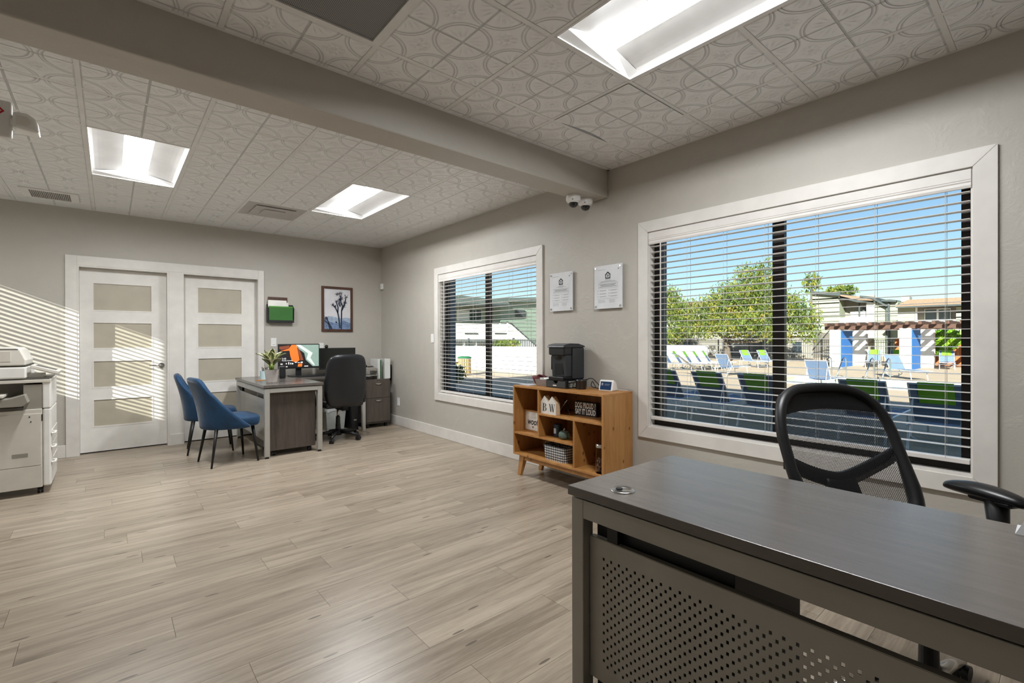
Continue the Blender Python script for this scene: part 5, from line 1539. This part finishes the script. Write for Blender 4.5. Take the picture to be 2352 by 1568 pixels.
def leafmat(name, stops):
    m = bpy.data.materials.new(name); t = NT(m)
    c = t.ramp(t.noise(t.coord('Object', (1, 1, 1)), 1.3, 4, 0.7), stops)
    t.put(t.b.inputs['Base Color'], c); t.b.inputs['Roughness'].default_value = 0.6
    tl = t.n('ShaderNodeBsdfTranslucent'); t.put(tl.inputs[0], c)
    mx = t.n('ShaderNodeMixShader'); mx.inputs[0].default_value = 0.3
    t.t.links.new(t.b.outputs[0], mx.inputs[1]); t.t.links.new(tl.outputs[0], mx.inputs[2]); t.t.links.new(mx.outputs[0], t.out.inputs[0])
    MATS[name] = m
leafmat('autumn_leaf', [(0.28, lin('8a5c30')), (0.39, lin('96903a')), (0.50, lin('66782a')), (0.66, lin('36491c'))])
leafmat('bright_leaf', [(0.35, lin('3f7d17')), (0.65, lin('a5cc2e'))])
leafmat('hedge_leaf', [(0.35, lin('24401f')), (0.65, lin('4c6a31'))])
mat('bark', '5d5146', 0.9)
mat('petal', 'd8b23a', 0.7)

PX0, PX1, PY0, PY1 = 18.6, 22.2, -9.0, 7.6
gr = MB()
gr.box(-60, PX0, -70, 95, G - 0.3, G).box(PX1, 140, -70, 95, G - 0.3, G).box(PX0, PX1, -70, PY0, G - 0.3, G).box(PX0, PX1, PY1, 95, G - 0.3, G)
ground = struct(link('ground', gr.mesh('ground'), 'deck'))
part('pebble_strip', MB().box(A + 0.26, 10.4, -12, 11.5, G, G + 0.004), 'pebble', ground)
struct(link('pool_basin', MB().box(PX0, PX1, PY0, PY1, G - 1.2, G - 1.15).mesh('pool_basin'), 'pool_tile'))
t_ = thing('swimming_pool', 'pale turquoise swimming pool beyond the shaded loungers', 'pool', ((PX0 + PX1) / 2, (PY0 + PY1) / 2, G))
hx, hy = (PX1 - PX0) / 2, (PY1 - PY0) / 2
part('water', MB().box(-hx, hx, -hy, hy, -1.1, -0.10), 'water', t_)
cp_ = MB()
cp_.box(-hx - 0.3, -hx, -hy - 0.3, hy + 0.3, 0, 0.03).box(hx, hx + 0.3, -hy - 0.3, hy + 0.3, 0, 0.03).box(-hx, hx, -hy - 0.3, -hy, 0, 0.03).box(-hx, hx, hy, hy + 0.3, 0, 0.03)
part('coping', cp_, 'out_white', t_)

# ---- loungers: head towards -x, feet towards +x
def make_lounger(label, fm, sm, towel=True, group=None):
    t = thing('sun_lounger', label, 'sun lounger', (0, 0, G), 0, group)
    w = 0.29
    zs = 0.36
    bt = Vector((-0.38, 0, 0.93))
    def rail(s): return [(1.35, s * w, zs - 0.02), (0.0, s * w, zs)]
    part('seat_frame', MB().tube([(1.35, -w, zs), (0, -w, zs)], 0.016, 6).tube([(1.35, w, zs), (0, w, zs)], 0.016, 6).tube([(1.35, -w, zs), (1.35, w, zs)], 0.016, 6).tube([(0.0, -w, zs), (-0.45, -w, zs - 0.02)], 0.016, 6).tube([(0.0, w, zs), (-0.45, w, zs - 0.02)], 0.016, 6), fm, t)
    part('back_frame', MB().tube([(0, -w, zs), (bt.x, -w, bt.z), (bt.x, w, bt.z), (0, w, zs)], 0.016, 6), fm, t)
    part('seat_sling', MB().grid(lambda u, v: Vector((0.0 + 1.33 * u, -w + 2 * w * v, zs - 0.03 * math.sin(PI * v) ** 0.5)), 4, 4), sm, t, solid=0.006)
    part('back_sling', MB().grid(lambda u, v: Vector((bt.x * u, -w + 2 * w * v, zs + (bt.z - zs) * u)), 4, 4), sm, t, solid=0.006)
    for x, dx in ((1.05, 0.08), (-0.30, -0.1)):
        for s in (-1, 1):
            part('leg', MB().tube([(x, s * w, zs), (x + dx, s * w, 0.0)], 0.016, 6), fm, t)
    part('skid', MB().tube([(-0.15, -w, zs), (-0.2, -w, 0.16), (-0.2, -w * 0.6, 0.09), (-0.2, w * 0.6, 0.09), (-0.2, w, 0.16), (-0.15, w, zs)], 0.013, 6), fm, t)
    part('back_prop', MB().tube([(bt.x * 0.6, -w * 0.9, zs + (bt.z - zs) * 0.6), (-0.36, -w * 0.9, zs - 0.02)], 0.01, 6).tube([(bt.x * 0.6, w * 0.9, zs + (bt.z - zs) * 0.6), (-0.36, w * 0.9, zs - 0.02)], 0.01, 6), fm, t)
    if towel:
        tw = MB()
        n = Vector((bt.z - zs, 0, -bt.x)).normalized() * 0.012
        for sgn in (1, -1):
            o_ = n * sgn
            a0 = Vector((bt.x, 0, bt.z)); a1 = Vector((bt.x * 0.52, 0, zs + (bt.z - zs) * 0.52))
            tw.add([a0 + o_ + Vector((0, -0.19, 0.012)), a0 + o_ + Vector((0, 0.19, 0.012)), a1 + o_ + Vector((0, 0.19, 0)), a1 + o_ + Vector((0, -0.19, 0))], [(0, 1, 2, 3)])
        a0 = Vector((bt.x, 0, bt.z + 0.014))
        tw.add([a0 + n + Vector((0, -0.19, 0)), a0 + n + Vector((0, 0.19, 0)), a0 - n + Vector((0, 0.19, 0)), a0 - n + Vector((0, -0.19, 0))], [(0, 1, 2, 3)])
        part('head_towel', tw, 'towel', t, solid=0.008, label='lime green head towel')
    return t
near = make_lounger('blue-grey lounger with green head towel in the shaded row below the window', 'lounge_frame', 'sling', True, 'shaded loungers by the building')
for i, y in enumerate((5.40, 4.474, 3.586, 2.04, 1.205)):
    o = near if i == 0 else copy_tree(near)
    o.location = (8.98, y, G)
sunny = make_lounger('blue-grey lounger with lime head towel lined up by the white wall', 'lounge_frame', 'sling', True, 'sunlit loungers by the white wall')
for i, (px, py) in enumerate(((1536, 851), (1556, 851), (1578, 850), (1603, 850), (1628, 849))):
    o = sunny if i == 0 else copy_tree(sunny)
    p = hit(1536, 851, z=G); o.location = (p.x + 0.4 + 0.78 * i, p.y + 0.15 - 0.12 * i, G); o.rotation_euler = (0, 0, math.radians(-75))
for i, (px, py) in enumerate(((1722, 845), (1764, 845))):
    o = copy_tree(sunny)
    o['label'] = 'blue-grey lounger with lime head towel before the iron fence'; o['group'] = 'sunlit loungers before the iron fence'
    p = hit(px, py, z=G); o.location = (p.x + 1.0, p.y + 0.5, G); o.rotation_euler = (0, 0, math.radians(-118))
bare = make_lounger('blue-grey lounger without towel on the sunny deck before the pool', 'lounge_frame', 'sling', False)
bare.location = (16.3, 4.9, G)
for lb, (px, py), rz, off in (('blue-grey lounger without towel beside the pool handrail', (1668, 862), -8, (0, 0)), ('blue-grey lounger without towel on the far pool edge before the white pillar', (2062, 868), -135, (0, 0))):
    o = copy_tree(bare); o['label'] = lb
    p = hit(px, py, z=G); o.location = (max(p.x, 22.9) if px > 2000 else p.x, p.y, G); o.rotation_euler = (0, 0, math.radians(rz))
for i, (px, py) in enumerate(((1996, 843), (2050, 844), (2167, 848))):
    o = copy_tree(near)
    o['label'] = 'blue-grey lounger with green head towel in the shade of the pergola'; o['group'] = 'loungers under the pergola'
    p = hit(px, py, z=G); o.location = (p.x + 1.0, p.y, G); o.rotation_euler = (0, 0, math.radians(188))

# ---- pool handrails
def handrail(label, p, s=1.0, rz=0.0):
    o = tag(link('pool_handrail', MB().tube([(0, 0, 0), (0, 0, 0.75 * s), (0.08, 0, 0.88 * s), (0.22, 0, 0.92 * s), (0.45, 0, 0.86 * s), (1.3 * s, 0, 0.15)], 0.024, 8).tube([(0, 0.5, 0), (0, 0.5, 0.75 * s), (0.08, 0.5, 0.88 * s), (0.22, 0.5, 0.92 * s), (0.45, 0.5, 0.86 * s), (1.3 * s, 0.5, 0.15)], 0.024, 8).tube([(0, 0, 0.4), (0, 0.5, 0.4)], 0.015, 6).mesh('pool_handrail', True), 'chrome'), label, 'handrail')
    o.location = p; o.rotation_euler = (0, 0, rz)
p = hit(1532, 864, z=G); handrail('chrome pool handrail in front of the lined-up loungers', (p.x, p.y, G), 1.05, -0.9)
handrail('chrome pool ladder rail at the far pool edge', (22.35, 6.3, G), 0.9, PI)
handrail('chrome pool ladder rail nearer the pergola pillars', (22.35, 4.9, G), 0.9, PI)

# ---- white bar wall, iron fence
a, b = hit(1500, 800, x=33), hit(1619, 793, x=33)
t_ = thing('low_wall', 'low white wall behind the lined-up loungers', 'wall', ((33.2), (a.y + b.y) / 2, G))
part('wall_body', MB().box(-0.2, 0.2, -(a.y - b.y) / 2, (a.y - b.y) / 2, 0, b.z - G - 0.06), 'out_white', t_)
part('cap', MB().box(-0.26, 0.26, -(a.y - b.y) / 2 - 0.05, (a.y - b.y) / 2 + 0.05, b.z - G - 0.06, b.z - G), 'out_white', t_)
def iron_fence(label, x, y0, y1, h):
    t = thing('iron_fence', label, 'fence', (x, (y0 + y1) / 2, G))
    L = y1 - y0
    pk = MB(); n = int(L / 0.115)
    for k in range(n): pk.box(-0.009, 0.009, -L / 2 + k * 0.115 - 0.009, -L / 2 + k * 0.115 + 0.009, 0.08, h)
    o = part('pickets', pk, 'iron', t); o['kind'] = 'stuff'
    for z in (0.12, h - 0.16, h - 0.02): part('rail', MB().box(-0.018, 0.018, -L / 2, L / 2, z - 0.018, z + 0.018), 'iron', t)
    for k in range(int(L / 2.4) + 1): part('post', MB().box(-0.035, 0.035, -L / 2 + k * 2.4 - 0.035, -L / 2 + k * 2.4 + 0.035, 0, h + 0.04), 'iron', t)
iron_fence('black iron picket fence running behind the pool deck', 37.0, -1.0, 24.0, 1.52)
p = hit(1632, 803, x=36.8)
tag(link('fence_notice', MB().box(36.96, 36.991, p.y - 0.33, p.y + 0.33, p.z - 0.22, p.z + 0.35).mesh('fence_notice'), 'out_white'), 'white pool notice fixed to the iron fence', 'sign')

# ---- pergola
GP = 30.7
t_ = thing('pergola', 'long brown timber pergola on white and blue wall pillars', 'pergola', (GP, 4.0, G))
def pill(px0, px1, ptop, x0, depth):
    a, b = hit(px0, ptop, x=x0), hit(px1, ptop, x=x0)
    yc, w = (a.y + b.y) / 2, (a.y - b.y) / 2
    zt = a.z - G
    p_ = part('pillar', MB().box(x0 - GP, x0 - GP + depth, yc - w - 4.0 + 0.02, yc + w - 4.0, 0, zt), 'out_white', t_, bevel=0.04)
    part('blue_face', MB().box(x0 - GP + 0.06, x0 - GP + depth, yc - w - 4.0, yc - w - 4.0 + 0.018, 0, zt - 0.02), 'out_blue', p_)
    q_ = part('rear_pillar', MB().box(x0 - GP + depth + 1.2, x0 - GP + depth + 1.7, yc - w - 4.0 - 0.35, yc + w - 4.0 - 0.2, 0, zt), 'out_white', t_)
pill(1905, 1931, 757, 30.7, 2.2)
pill(2065, 2094, 753, 30.7, 2.2)
a = hit(2235, 753, x=30.7)
part('pillar', MB().box(0, 2.2, a.y - 4.0 - 1.6, a.y - 4.0 - 1.1, 0, a.z - G), 'out_white', t_)
zb = hit(1915, 757, x=30.7).z - G
part('beam', MB().box(0.05, 0.2, -8.5, 5.0, zb, zb + 0.2), 'pergola_wood', t_)
part('beam', MB().box(2.0, 2.15, -8.5, 5.0, zb, zb + 0.2), 'pergola_wood', t_)
part('beam', MB().box(3.9, 4.05, -8.5, 5.0, zb, zb + 0.2), 'pergola_wood', t_)
rm = MB().box(-0.45, 4.5, -0.07, 0.07, 0, 0.17).mesh('rafter')
for k in range(26):
    o = link('rafter', rm, 'pergola_wood', t_); o.location = (0, 4.8 - k * 0.5, zb + 0.2)

# ---- cedar fence and vine
t_ = thing('cedar_fence', 'orange cedar board fence behind the pergola', 'fence', (36.2, 2.5, G))
bm_ = MB().box(-0.012, 0.012, -0.098, 0.098, 0.03, 1.6).mesh('board')
for k in range(46):
    o = link('board', bm_, 'cedar', t_); o.location = (0, 4.3 - k * 0.2, 0.0)
part('rail', MB().box(0.012, 0.05, -5, 4.4, 0.3, 0.38).box(0.012, 0.05, -5, 4.4, 1.25, 1.33), 'cedar', t_)

def foliage(clusters, n, size, seed=1, flat=0.0):
    rnd = random.Random(seed)
    vs = []; fs = []
    tot = sum(c[3] * c[4] * c[5] for c in clusters)
    for (cx, cy, cz, rx, ry, rz) in clusters:
        for k in range(int(n * rx * ry * rz / tot)):
            while True:
                p = Vector((rnd.uniform(-1, 1), rnd.uniform(-1, 1), rnd.uniform(-1, 1)))
                if 0.12 < p.length < 1: break
            p *= (0.55 + 0.45 * rnd.random())
            c = Vector((cx + p.x * rx, cy + p.y * ry, cz + p.z * rz))
            e = Euler((rnd.uniform(0, 6.3), rnd.uniform(0, 6.3), rnd.uniform(0, 6.3))).to_matrix()
            s = size * rnd.uniform(0.6, 1.35)
            i = len(vs)
            vs += [tuple(c + e @ Vector(q)) for q in ((-s, 0, 0), (0, -s * 0.38, s * 0.12), (s, 0, 0), (0, s * 0.38, s * 0.12))]
            fs += [(i, i + 1, i + 2), (i, i + 2, i + 3)]
    mb = MB(); mb.v = vs; mb.f = fs
    return mb

def tree(name, label, base, limbs, clusters, n, size, leafm, seed, grp=None):
    t = thing(name, label, 'tree', base, 0, grp)
    tk = MB()
    tk.tube(limbs[0][0], limbs[0][1], 10)
    part('trunk', tk, 'bark', t, smooth=True)
    for pts, rr in limbs[1:]:
        part('limb', MB().tube(pts, rr, 7), 'bark', t, smooth=True)
    f = part('foliage', foliage(clusters, n, size, seed), leafm, t); f['kind'] = 'stuff'
    return t
def cluster(px, py, x, r, bx, by):
    p = hit(px, py, x=x)
    return (p.x - bx, p.y - by, p.z - G, r[0], r[1], r[2])
TX = 34.5
bp = hit(1672, 834, x=TX)
cl = [cluster(px, py, TX + dx, r, TX, bp.y) for px, py, dx, r in (
    (1700, 690, 0, (2.4, 2.6, 1.9)), (1640, 715, -0.5, (2.0, 2.2, 1.6)), (1760, 660, 0.5, (1.6, 1.6, 1.5)), (1740, 735, 0, (2.2, 2.2, 1.5)), (1810, 710, 0.3, (1.8, 1.6, 1.5)), (1850, 735, 0, (1.4, 1.3, 1.3)),
    (1690, 745, -1, (2.2, 2.6, 1.1)), (1620, 755, -0.5, (1.6, 1.6, 1.0)), (1790, 765, 0, (1.6, 1.6, 0.9)), (1720, 630, 0.5, (1.2, 1.3, 1.0)), (1862, 765, 0, (0.9, 0.8, 0.9)), (1760, 615, 0.5, (0.8, 0.8, 0.9)))]
def tl(px, py, dx=0): 
    p = hit(px, py, x=TX + dx); return (p.x - TX, p.y - bp.y, p.z - G)
tree('autumn_tree', 'large autumn tree with yellow green leaves beyond the pool', (TX, bp.y, G),
     [([(0, 0, 0), (0.1, 0.1, 0.9), (0, 0.2, 1.7)], [0.28, 0.2, 0.17]), ([(0, 0.2, 1.6), tl(1700, 770), tl(1740, 730), tl(1790, 690)], [0.13, 0.1, 0.07, 0.03]), ([(0, 0.2, 1.6), tl(1660, 775), tl(1630, 745), tl(1610, 720)], [0.13, 0.1, 0.06, 0.03]), ([(0, 0.2, 1.7), tl(1690, 740), tl(1705, 690), tl(1715, 640)], [0.13, 0.09, 0.06, 0.03]), ([(0, 0.1, 1.4), tl(1740, 785), tl(1800, 760)], [0.1, 0.07, 0.03])],
     cl, 22000, 0.11, 'autumn_leaf', 3)
bp = hit(1560, 834, x=TX)
cl = [cluster(px, py, TX + dx, r, TX, bp.y) for px, py, dx, r in ((1560, 720, 0, (1.8, 2.0, 1.4)), (1530, 690, 0, (1.5, 1.6, 1.5)), (1580, 750, -0.4, (1.6, 1.6, 1.1)), (1540, 770, -0.3, (1.6, 1.8, 0.8)), (1480, 700, 0, (2, 2.2, 1.6)))]
tree('autumn_tree', 'smaller olive-leaved tree above the low white wall', (TX, bp.y, G),
     [([(0, 0, 0), (0, 0.1, 1.0), (0, 0.2, 1.8)], [0.2, 0.15, 0.12]), ([(0, 0.2, 1.8), (0.1, 0.9, 2.6), (0, 1.4, 3.6)], [0.1, 0.07, 0.03]), ([(0, 0.2, 1.8), (0.1, -0.5, 2.6), (0, -0.9, 3.3)], [0.1, 0.07, 0.03])],
     cl, 11000, 0.11, 'autumn_leaf', 5)
p = hit(1864, 650, x=62)
tree('palm_like_tree', 'thin wispy treetop rising behind the sage building', (62, p.y, G), [([(0, 0, 0), (0, 0, p.z - G)], [0.2, 0.1])], [(0, 0, p.z - G, 1.2, 1.3, 1.6)], 190, 0.28, 'autumn_leaf', 9)
p = hit(1932, 668, x=66)
tree('round_tree', 'rounded olive treetop showing above the gabled roof', (66, p.y, G), [([(0, 0, 0), (0, 0, p.z - G)], [0.25, 0.12])], [(0, 0, p.z - G, 1.5, 1.9, 0.8)], 900, 0.25, 'autumn_leaf', 12)
VX = 36.0
a, b = hit(2128, 780, x=VX), hit(2215, 780, x=VX)
t_ = thing('vine_bush', 'bright green vine spilling over the cedar fence', 'bush', (VX, (a.y + b.y) / 2, G))
f = part('foliage', foliage([(0, 0, hit(2160, 777, x=VX).z - G, 0.6, (a.y - b.y) / 2, 0.72), (-0.2, 0.1, hit(2160, 800, x=VX).z - G, 0.3, 0.5, 0.5)], 3600, 0.12, 21), 'bright_leaf', t_); f['kind'] = 'stuff'
part('stem', MB().tube([(0.0, 0.2, 0), (0, 0.1, 1.0), (0, 0, 1.7)], 0.05, 8), 'bark', t_)

# ---- far buildings seen through the large window
XB = 52.0
def rect(mb, px0, px1, py0, py1, x, d=0.1):
    a, b = hit(px0, py0, x=x), hit(px1, py1, x=x)
    mb.box(x, x + d, min(a.y, b.y), max(a.y, b.y), min(a.z, b.z), max(a.z, b.z))
    return mb
def wpart(name, parent, m, px0, px1, py0, py1, x, d=0.1):
    mb = rect(MB(), px0, px1, py0, py1, x, d)
    mb.v = [(v[0] - parent.location.x, v[1] - parent.location.y, v[2] - parent.location.z) for v in mb.v]
    return part(name, mb, m, parent)
def sid(parent, m, px0, px1, py0, py1, x, depth, rows):
    """clapboard wall: body plus overlapping boards"""
    w_ = wpart('wall', parent, m, px0, px1, py0, py1, x, depth)
    for k in range(rows):
        y0 = py0 + (py1 - py0) * k / rows; y1 = py0 + (py1 - py0) * (k + 0.93) / rows
        wpart('clapboard', parent, m, px0, px1, y0, y1, x - 0.04, 0.04)
    return w_
c = hit(1960, 780, x=XB)
t_ = thing('apartment_building', 'sage clapboard apartment building with a dark-edged gable and stairwell', 'building', (XB, c.y, G))
sid(t_, 'siding', 1866, 1928, 676, 842, XB, 8, 16)
sid(t_, 'siding', 2008, 2062, 694, 842, XB, 8, 14)
wpart('stairwell_wall', t_, 'beige_wall', 1928, 2008, 682, 842, XB + 1.8, 0.3)
wpart('landing_parapet', t_, 'out_white', 1928, 2010, 729, 772, XB + 0.1, 0.2)
wpart('stair_parapet', t_, 'out_white', 1953, 1992, 716, 735, XB + 0.5, 0.2)
wpart('white_pier', t_, 'out_white', 1990, 2008, 690, 775, XB - 0.02, 1.5)
wpart('stair_post', t_, 'fascia', 1972, 1975, 694, 730, XB + 0.3, 0.15)
wpart('stair_post', t_, 'fascia', 1981, 1988, 706, 730, XB + 0.9, 0.15)
wpart('downpipe', t_, 'fascia', 2034, 2036, 700, 842, XB - 0.2, 0.12)
wpart('downpipe', t_, 'fascia', 2039, 2043, 694, 842, XB - 0.25, 0.2)
def slab(name, parent, m, pts, x0, x1):
    q = [hit(px, py, x=x0) for px, py in pts]
    mb = MB().prism([(v.y - parent.location.y, v.z - parent.location.z) for v in q], 'x', x0 - parent.location.x, x1 - parent.location.x)
    part(name, mb, m, parent)
slab('roof', t_, 'shingle', [(1926, 683), (1930, 676), (2008, 684), (2006, 694)], XB - 0.5, XB + 8)
slab('fascia', t_, 'fascia', [(1862, 668), (1862, 674), (1930, 679), (1930, 672)], XB - 0.5, XB + 8)
slab('fascia', t_, 'fascia', [(1928, 684), (1970, 694), (2008, 694), (2008, 690), (1972, 689), (1928, 679)], XB - 0.5, XB + 0.2)
slab('fascia', t_, 'fascia', [(1975, 678), (2004, 681), (2036, 700), (2036, 704), (2002, 686), (1975, 682)], XB - 0.6, XB + 8)
slab('fascia', t_, 'fascia', [(2024, 688), (2024, 692), (2058, 692.5), (2058, 688.5), (2044, 687)], XB - 0.6, XB + 8)
tb_ = t_
t_ = thing('outside_stair', 'dark open-tread outside stair left of the first white pillar', 'stair', (XB - 9, hit(1895, 834, x=XB - 9).y, G))
for k in range(6):
    wpart('stair_tread', t_, 'out_dark', 1884 + 3 * k, 1906, 834 - 7.2 * k, 831 - 7.2 * k, XB - 9 + 0.4 * k, 0.35)
slab('stair_rail', t_, 'iron', [(1866, 802), (1906, 756), (1906, 758), (1866, 805)], XB - 9, XB - 8.9)
c = hit(2130, 780, x=XB - 6)
XC = XB - 4
t_ = thing('balcony_building', 'sage building with tan roof and glazed balcony behind the pergola', 'building', (XC, c.y, G))
sid(t_, 'siding', 2062, 2101, 706, 842, XC, 6, 12)
sid(t_, 'siding', 2196, 2320, 704, 842, XC, 6, 12)
wpart('wall', t_, 'out_white', 2101, 2196, 735, 842, XC, 6)
wpart('balcony_back', t_, 'beige_wall', 2101, 2196, 706, 736, XC + 1.2, 0.3)
wpart('corner_post', t_, 'out_white', 2102, 2106, 706, 736, XC - 0.02, 0.2)
wd_ = wpart('balcony_door', t_, 'out_white', 2123, 2184, 709, 735, XC + 1.1, 0.08)
for a0, a1 in ((2125, 2151), (2156, 2168), (2169, 2182)):
    wpart('pane', wd_, 'out_window', a0, a1, 711, 734, XC + 1.05, 0.04).location = (-XC, -c.y, -G)
for o in wd_.children:
    o.location = (0, 0, 0)
    me = o.data
    for v in me.vertices: v.co.x -= XC; v.co.y -= c.y; v.co.z -= G
slab('roof', t_, 'shingle', [(2054, 705), (2058, 702), (2085, 688), (2320, 677), (2320, 690), (2240, 696), (2110, 703)], XC - 1.0, XC + 5)
slab('eave', t_, 'fascia', [(2058, 704), (2058, 707), (2320, 697), (2320, 692)], XC - 1.05, XC - 0.95)
wpart('rooftop_unit', t_, 'silver', 2070, 2089, 681, 692, XC + 3, 1.0)
# long low building behind the tree
c = hit(1640, 800, x=44)
t_ = thing('rear_building', 'grey two-storey building mostly hidden behind the autumn tree', 'building', (44, c.y, G))
wpart('wall', t_, 'beige_wall', 1440, 1868, 768, 838, 44, 5)
wpart('upper_wall', t_, 'siding', 1480, 1700, 700, 768, 45.5, 3.5)
wpart('carport_band', t_, 'out_white', 1700, 1868, 762, 770, 43.6, 0.4)
slab('roof', t_, 'shingle', [(1475, 700), (1500, 690), (1700, 696), (1705, 704)], 45.0, 49.5)
for a0, a1 in ((1570, 1590), (1660, 1680), (1730, 1750), (1820, 1840)):
    wpart('window', t_, 'out_window', a0, a1, 785, 812, 43.95, 0.06)
wpart('post', t_, 'out_dark', 1672, 1675, 770, 838, 43.5, 0.2)
wpart('post', t_, 'out_dark', 1790, 1793, 770, 838, 43.5, 0.2)

# ---- seen through the smaller window
t_ = thing('courtyard_wall', 'cream courtyard wall beyond the smaller window', 'wall', (15.5, 19.0, G))
part('wall_body', MB().box(0, 0.2, -6.0, 8.5, 0, 1.16), 'out_white', t_)
part('cap', MB().box(-0.05, 0.25, -6.05, 8.55, 1.16, 1.22), 'out_white', t_)
mat('can_green', '2f6b45', 0.5)
mat('can_tan', 'b59a6a', 0.6)
p = hit(1067, 861, z=G)
t_ = thing('litter_bin', 'green and tan slatted litter bin before the cream wall', 'litter bin', (p.x, p.y, G))
part('liner', MB().cyl((0, 0, 0.05), (0, 0, 0.72), 0.24, n=20), 'out_dark', t_)
sm_ = MB().box(0.27, 0.29, -0.028, 0.028, 0.03, 0.74).mesh('slat')
for k in range(22):
    a = 2 * PI * k / 22
    o = link('slat', sm_, None, t_)
    o.rotation_euler = (0, 0, a)
sm_.materials.append(MATS['can_tan'])
part('rim', MB().lathe([(0.24, 0.74), (0.31, 0.74), (0.32, 0.78), (0.28, 0.82), (0.2, 0.84), (0.18, 0.8)], 22), 'can_green', t_, smooth=False)
p = hit(1062, 880, z=G)
t_ = thing('hedge', 'low dark hedge with yellow blossom beside the walkway', 'hedge', (p.x, p.y + 0.6, G))
f = part('foliage', foliage([(0, 0, 0.35, 0.55, 0.7, 0.42), (-0.5, 0.6, 0.4, 0.6, 0.7, 0.45)], 3000, 0.06, 31), 'hedge_leaf', t_); f['kind'] = 'stuff'
f = part('blossom', foliage([(0, 0.2, 0.72, 0.35, 0.6, 0.10)], 260, 0.05, 32), 'petal', t_); f['kind'] = 'stuff'
part('stem', MB().cyl((0, 0, 0), (0, 0, 0.4), 0.03), 'bark', t_)

YB = 30.0
def rect_y(px0, px1, py0, py1, y, d=0.1):
    a, b = hit(px0, py0, y=y), hit(px1, py1, y=y)
    return MB().box(min(a.x, b.x), max(a.x, b.x), y, y + d, min(a.z, b.z), max(a.z, b.z))
c = hit(1140, 780, y=YB)
t_ = thing('stair_building', 'grey green apartment block with white balcony and outside stair', 'building', (c.x, YB, G))
def ypart(name, m, px0, px1, py0, py1, y, d=0.1):
    mb = rect_y(px0, px1, py0, py1, y, d)
    mb.v = [(v[0] - c.x, v[1] - YB, v[2] - G) for v in mb.v]
    return part(name, mb, m, t_)
def yslab(name, m, pts, y0, y1):
    q = [hit(px, py, y=y0) for px, py in pts]
    part(name, MB().prism([(v.x - c.x, v.z - G) for v in q], 'y', y0 - YB, y1 - YB), m, t_)
ypart('wall', 'siding', 960, 1165, 690, 845, YB + 2, 3)
ypart('wall', 'siding_green', 1150, 1300, 684, 845, YB + 1, 4)
for k in range(14):
    ypart('clapboard', 'siding_green', 1150, 1300, 690 + 8 * k, 697.4 + 8 * k, YB + 0.97, 0.03)
yslab('roof', 'shingle_grey', [(950, 698), (950, 676), (1060, 678), (1165, 690), (1172, 700), (1120, 697)], YB + 0.2, YB + 6)
yslab('eave', 'fascia', [(950, 698), (950, 702), (1172, 702), (1172, 698)], YB + 0.1, YB + 0.25)
yslab('gable_roof', 'shingle_grey', [(1120, 690), (1160, 684), (1300, 680), (1300, 692), (1165, 693)], YB + 0.6, YB + 6)
w_ = ypart('window', 'out_white', 1050, 1078, 711, 738, YB + 1.9, 0.08)
w_ = ypart('window', 'out_white', 1079, 1107, 709, 737, YB + 1.9, 0.08)
for a0, a1 in ((1080, 1091.5), (1093.5, 1106)):
    ypart('pane', 'out_window', a0, a1, 711, 735, YB + 1.85, 0.05)
ypart('door', 'beige_wall', 1130, 1150, 703, 738, YB + 1.9, 0.08)
ypart('plaque', 'fascia', 1185, 1206, 711, 728, YB + 0.9, 0.06)
ypart('balcony_parapet', 'out_white', 955, 1167, 739, 780, YB - 0.2, 0.2)
ypart('balcony_slab', 'out_white', 955, 1167, 779, 783, YB - 0.2, 2.2)
ypart('balcony_rail', 'fascia', 955, 1168, 736, 739, YB - 0.22, 0.24)
ypart('vent_slot', 'fascia', 1068, 1098, 764, 767, YB - 0.24, 0.05)
ypart('vent_slot', 'fascia', 1137, 1165, 764, 767, YB - 0.24, 0.05)
yslab('stair_flank', 'out_white', [(1166, 739), (1175, 744), (1233, 796), (1233, 812), (1190, 812), (1166, 782)], YB - 0.3, YB - 0.1)
yslab('stair_handrail', 'fascia', [(1164, 737), (1176, 742), (1236, 796), (1236, 799), (1175, 745), (1164, 740)], YB - 0.34, YB - 0.28)
ypart('ground_floor', 'beige_wall', 955, 1170, 783, 845, YB + 1.5, 0.3)
for k in range(6):
    ypart('lower_post', 'out_white', 1010 + 28 * k, 1013 + 28 * k, 783, 845, YB - 0.1, 0.2)
t_ = thing('yard_fence', 'dark picket fence with creeper above the cream wall', 'fence', (19.0, 22.0, G))
pk = MB()
for k in range(90): pk.box(-0.015, 0.015, -7 + k * 0.16, -6.94 + k * 0.16, 0.1, 1.62)
f = part('pickets', pk, 'fascia', t_); f['kind'] = 'stuff'
part('rail', MB().box(-0.03, 0.03, -7, 7.4, 1.5, 1.56).box(-0.03, 0.03, -7, 7.4, 0.3, 0.36), 'fascia', t_)
for k in range(7): part('post', MB().box(-0.05, 0.05, -7 + 2.4 * k, -6.9 + 2.4 * k, 0, 1.68), 'fascia', t_)
f = part('creeper', foliage([(-0.1, 0.8, 1.35, 0.25, 1.6, 0.28), (-0.1, -3.5, 1.3, 0.25, 0.8, 0.25)], 900, 0.09, 41), 'autumn_leaf', t_); f['kind'] = 'stuff'
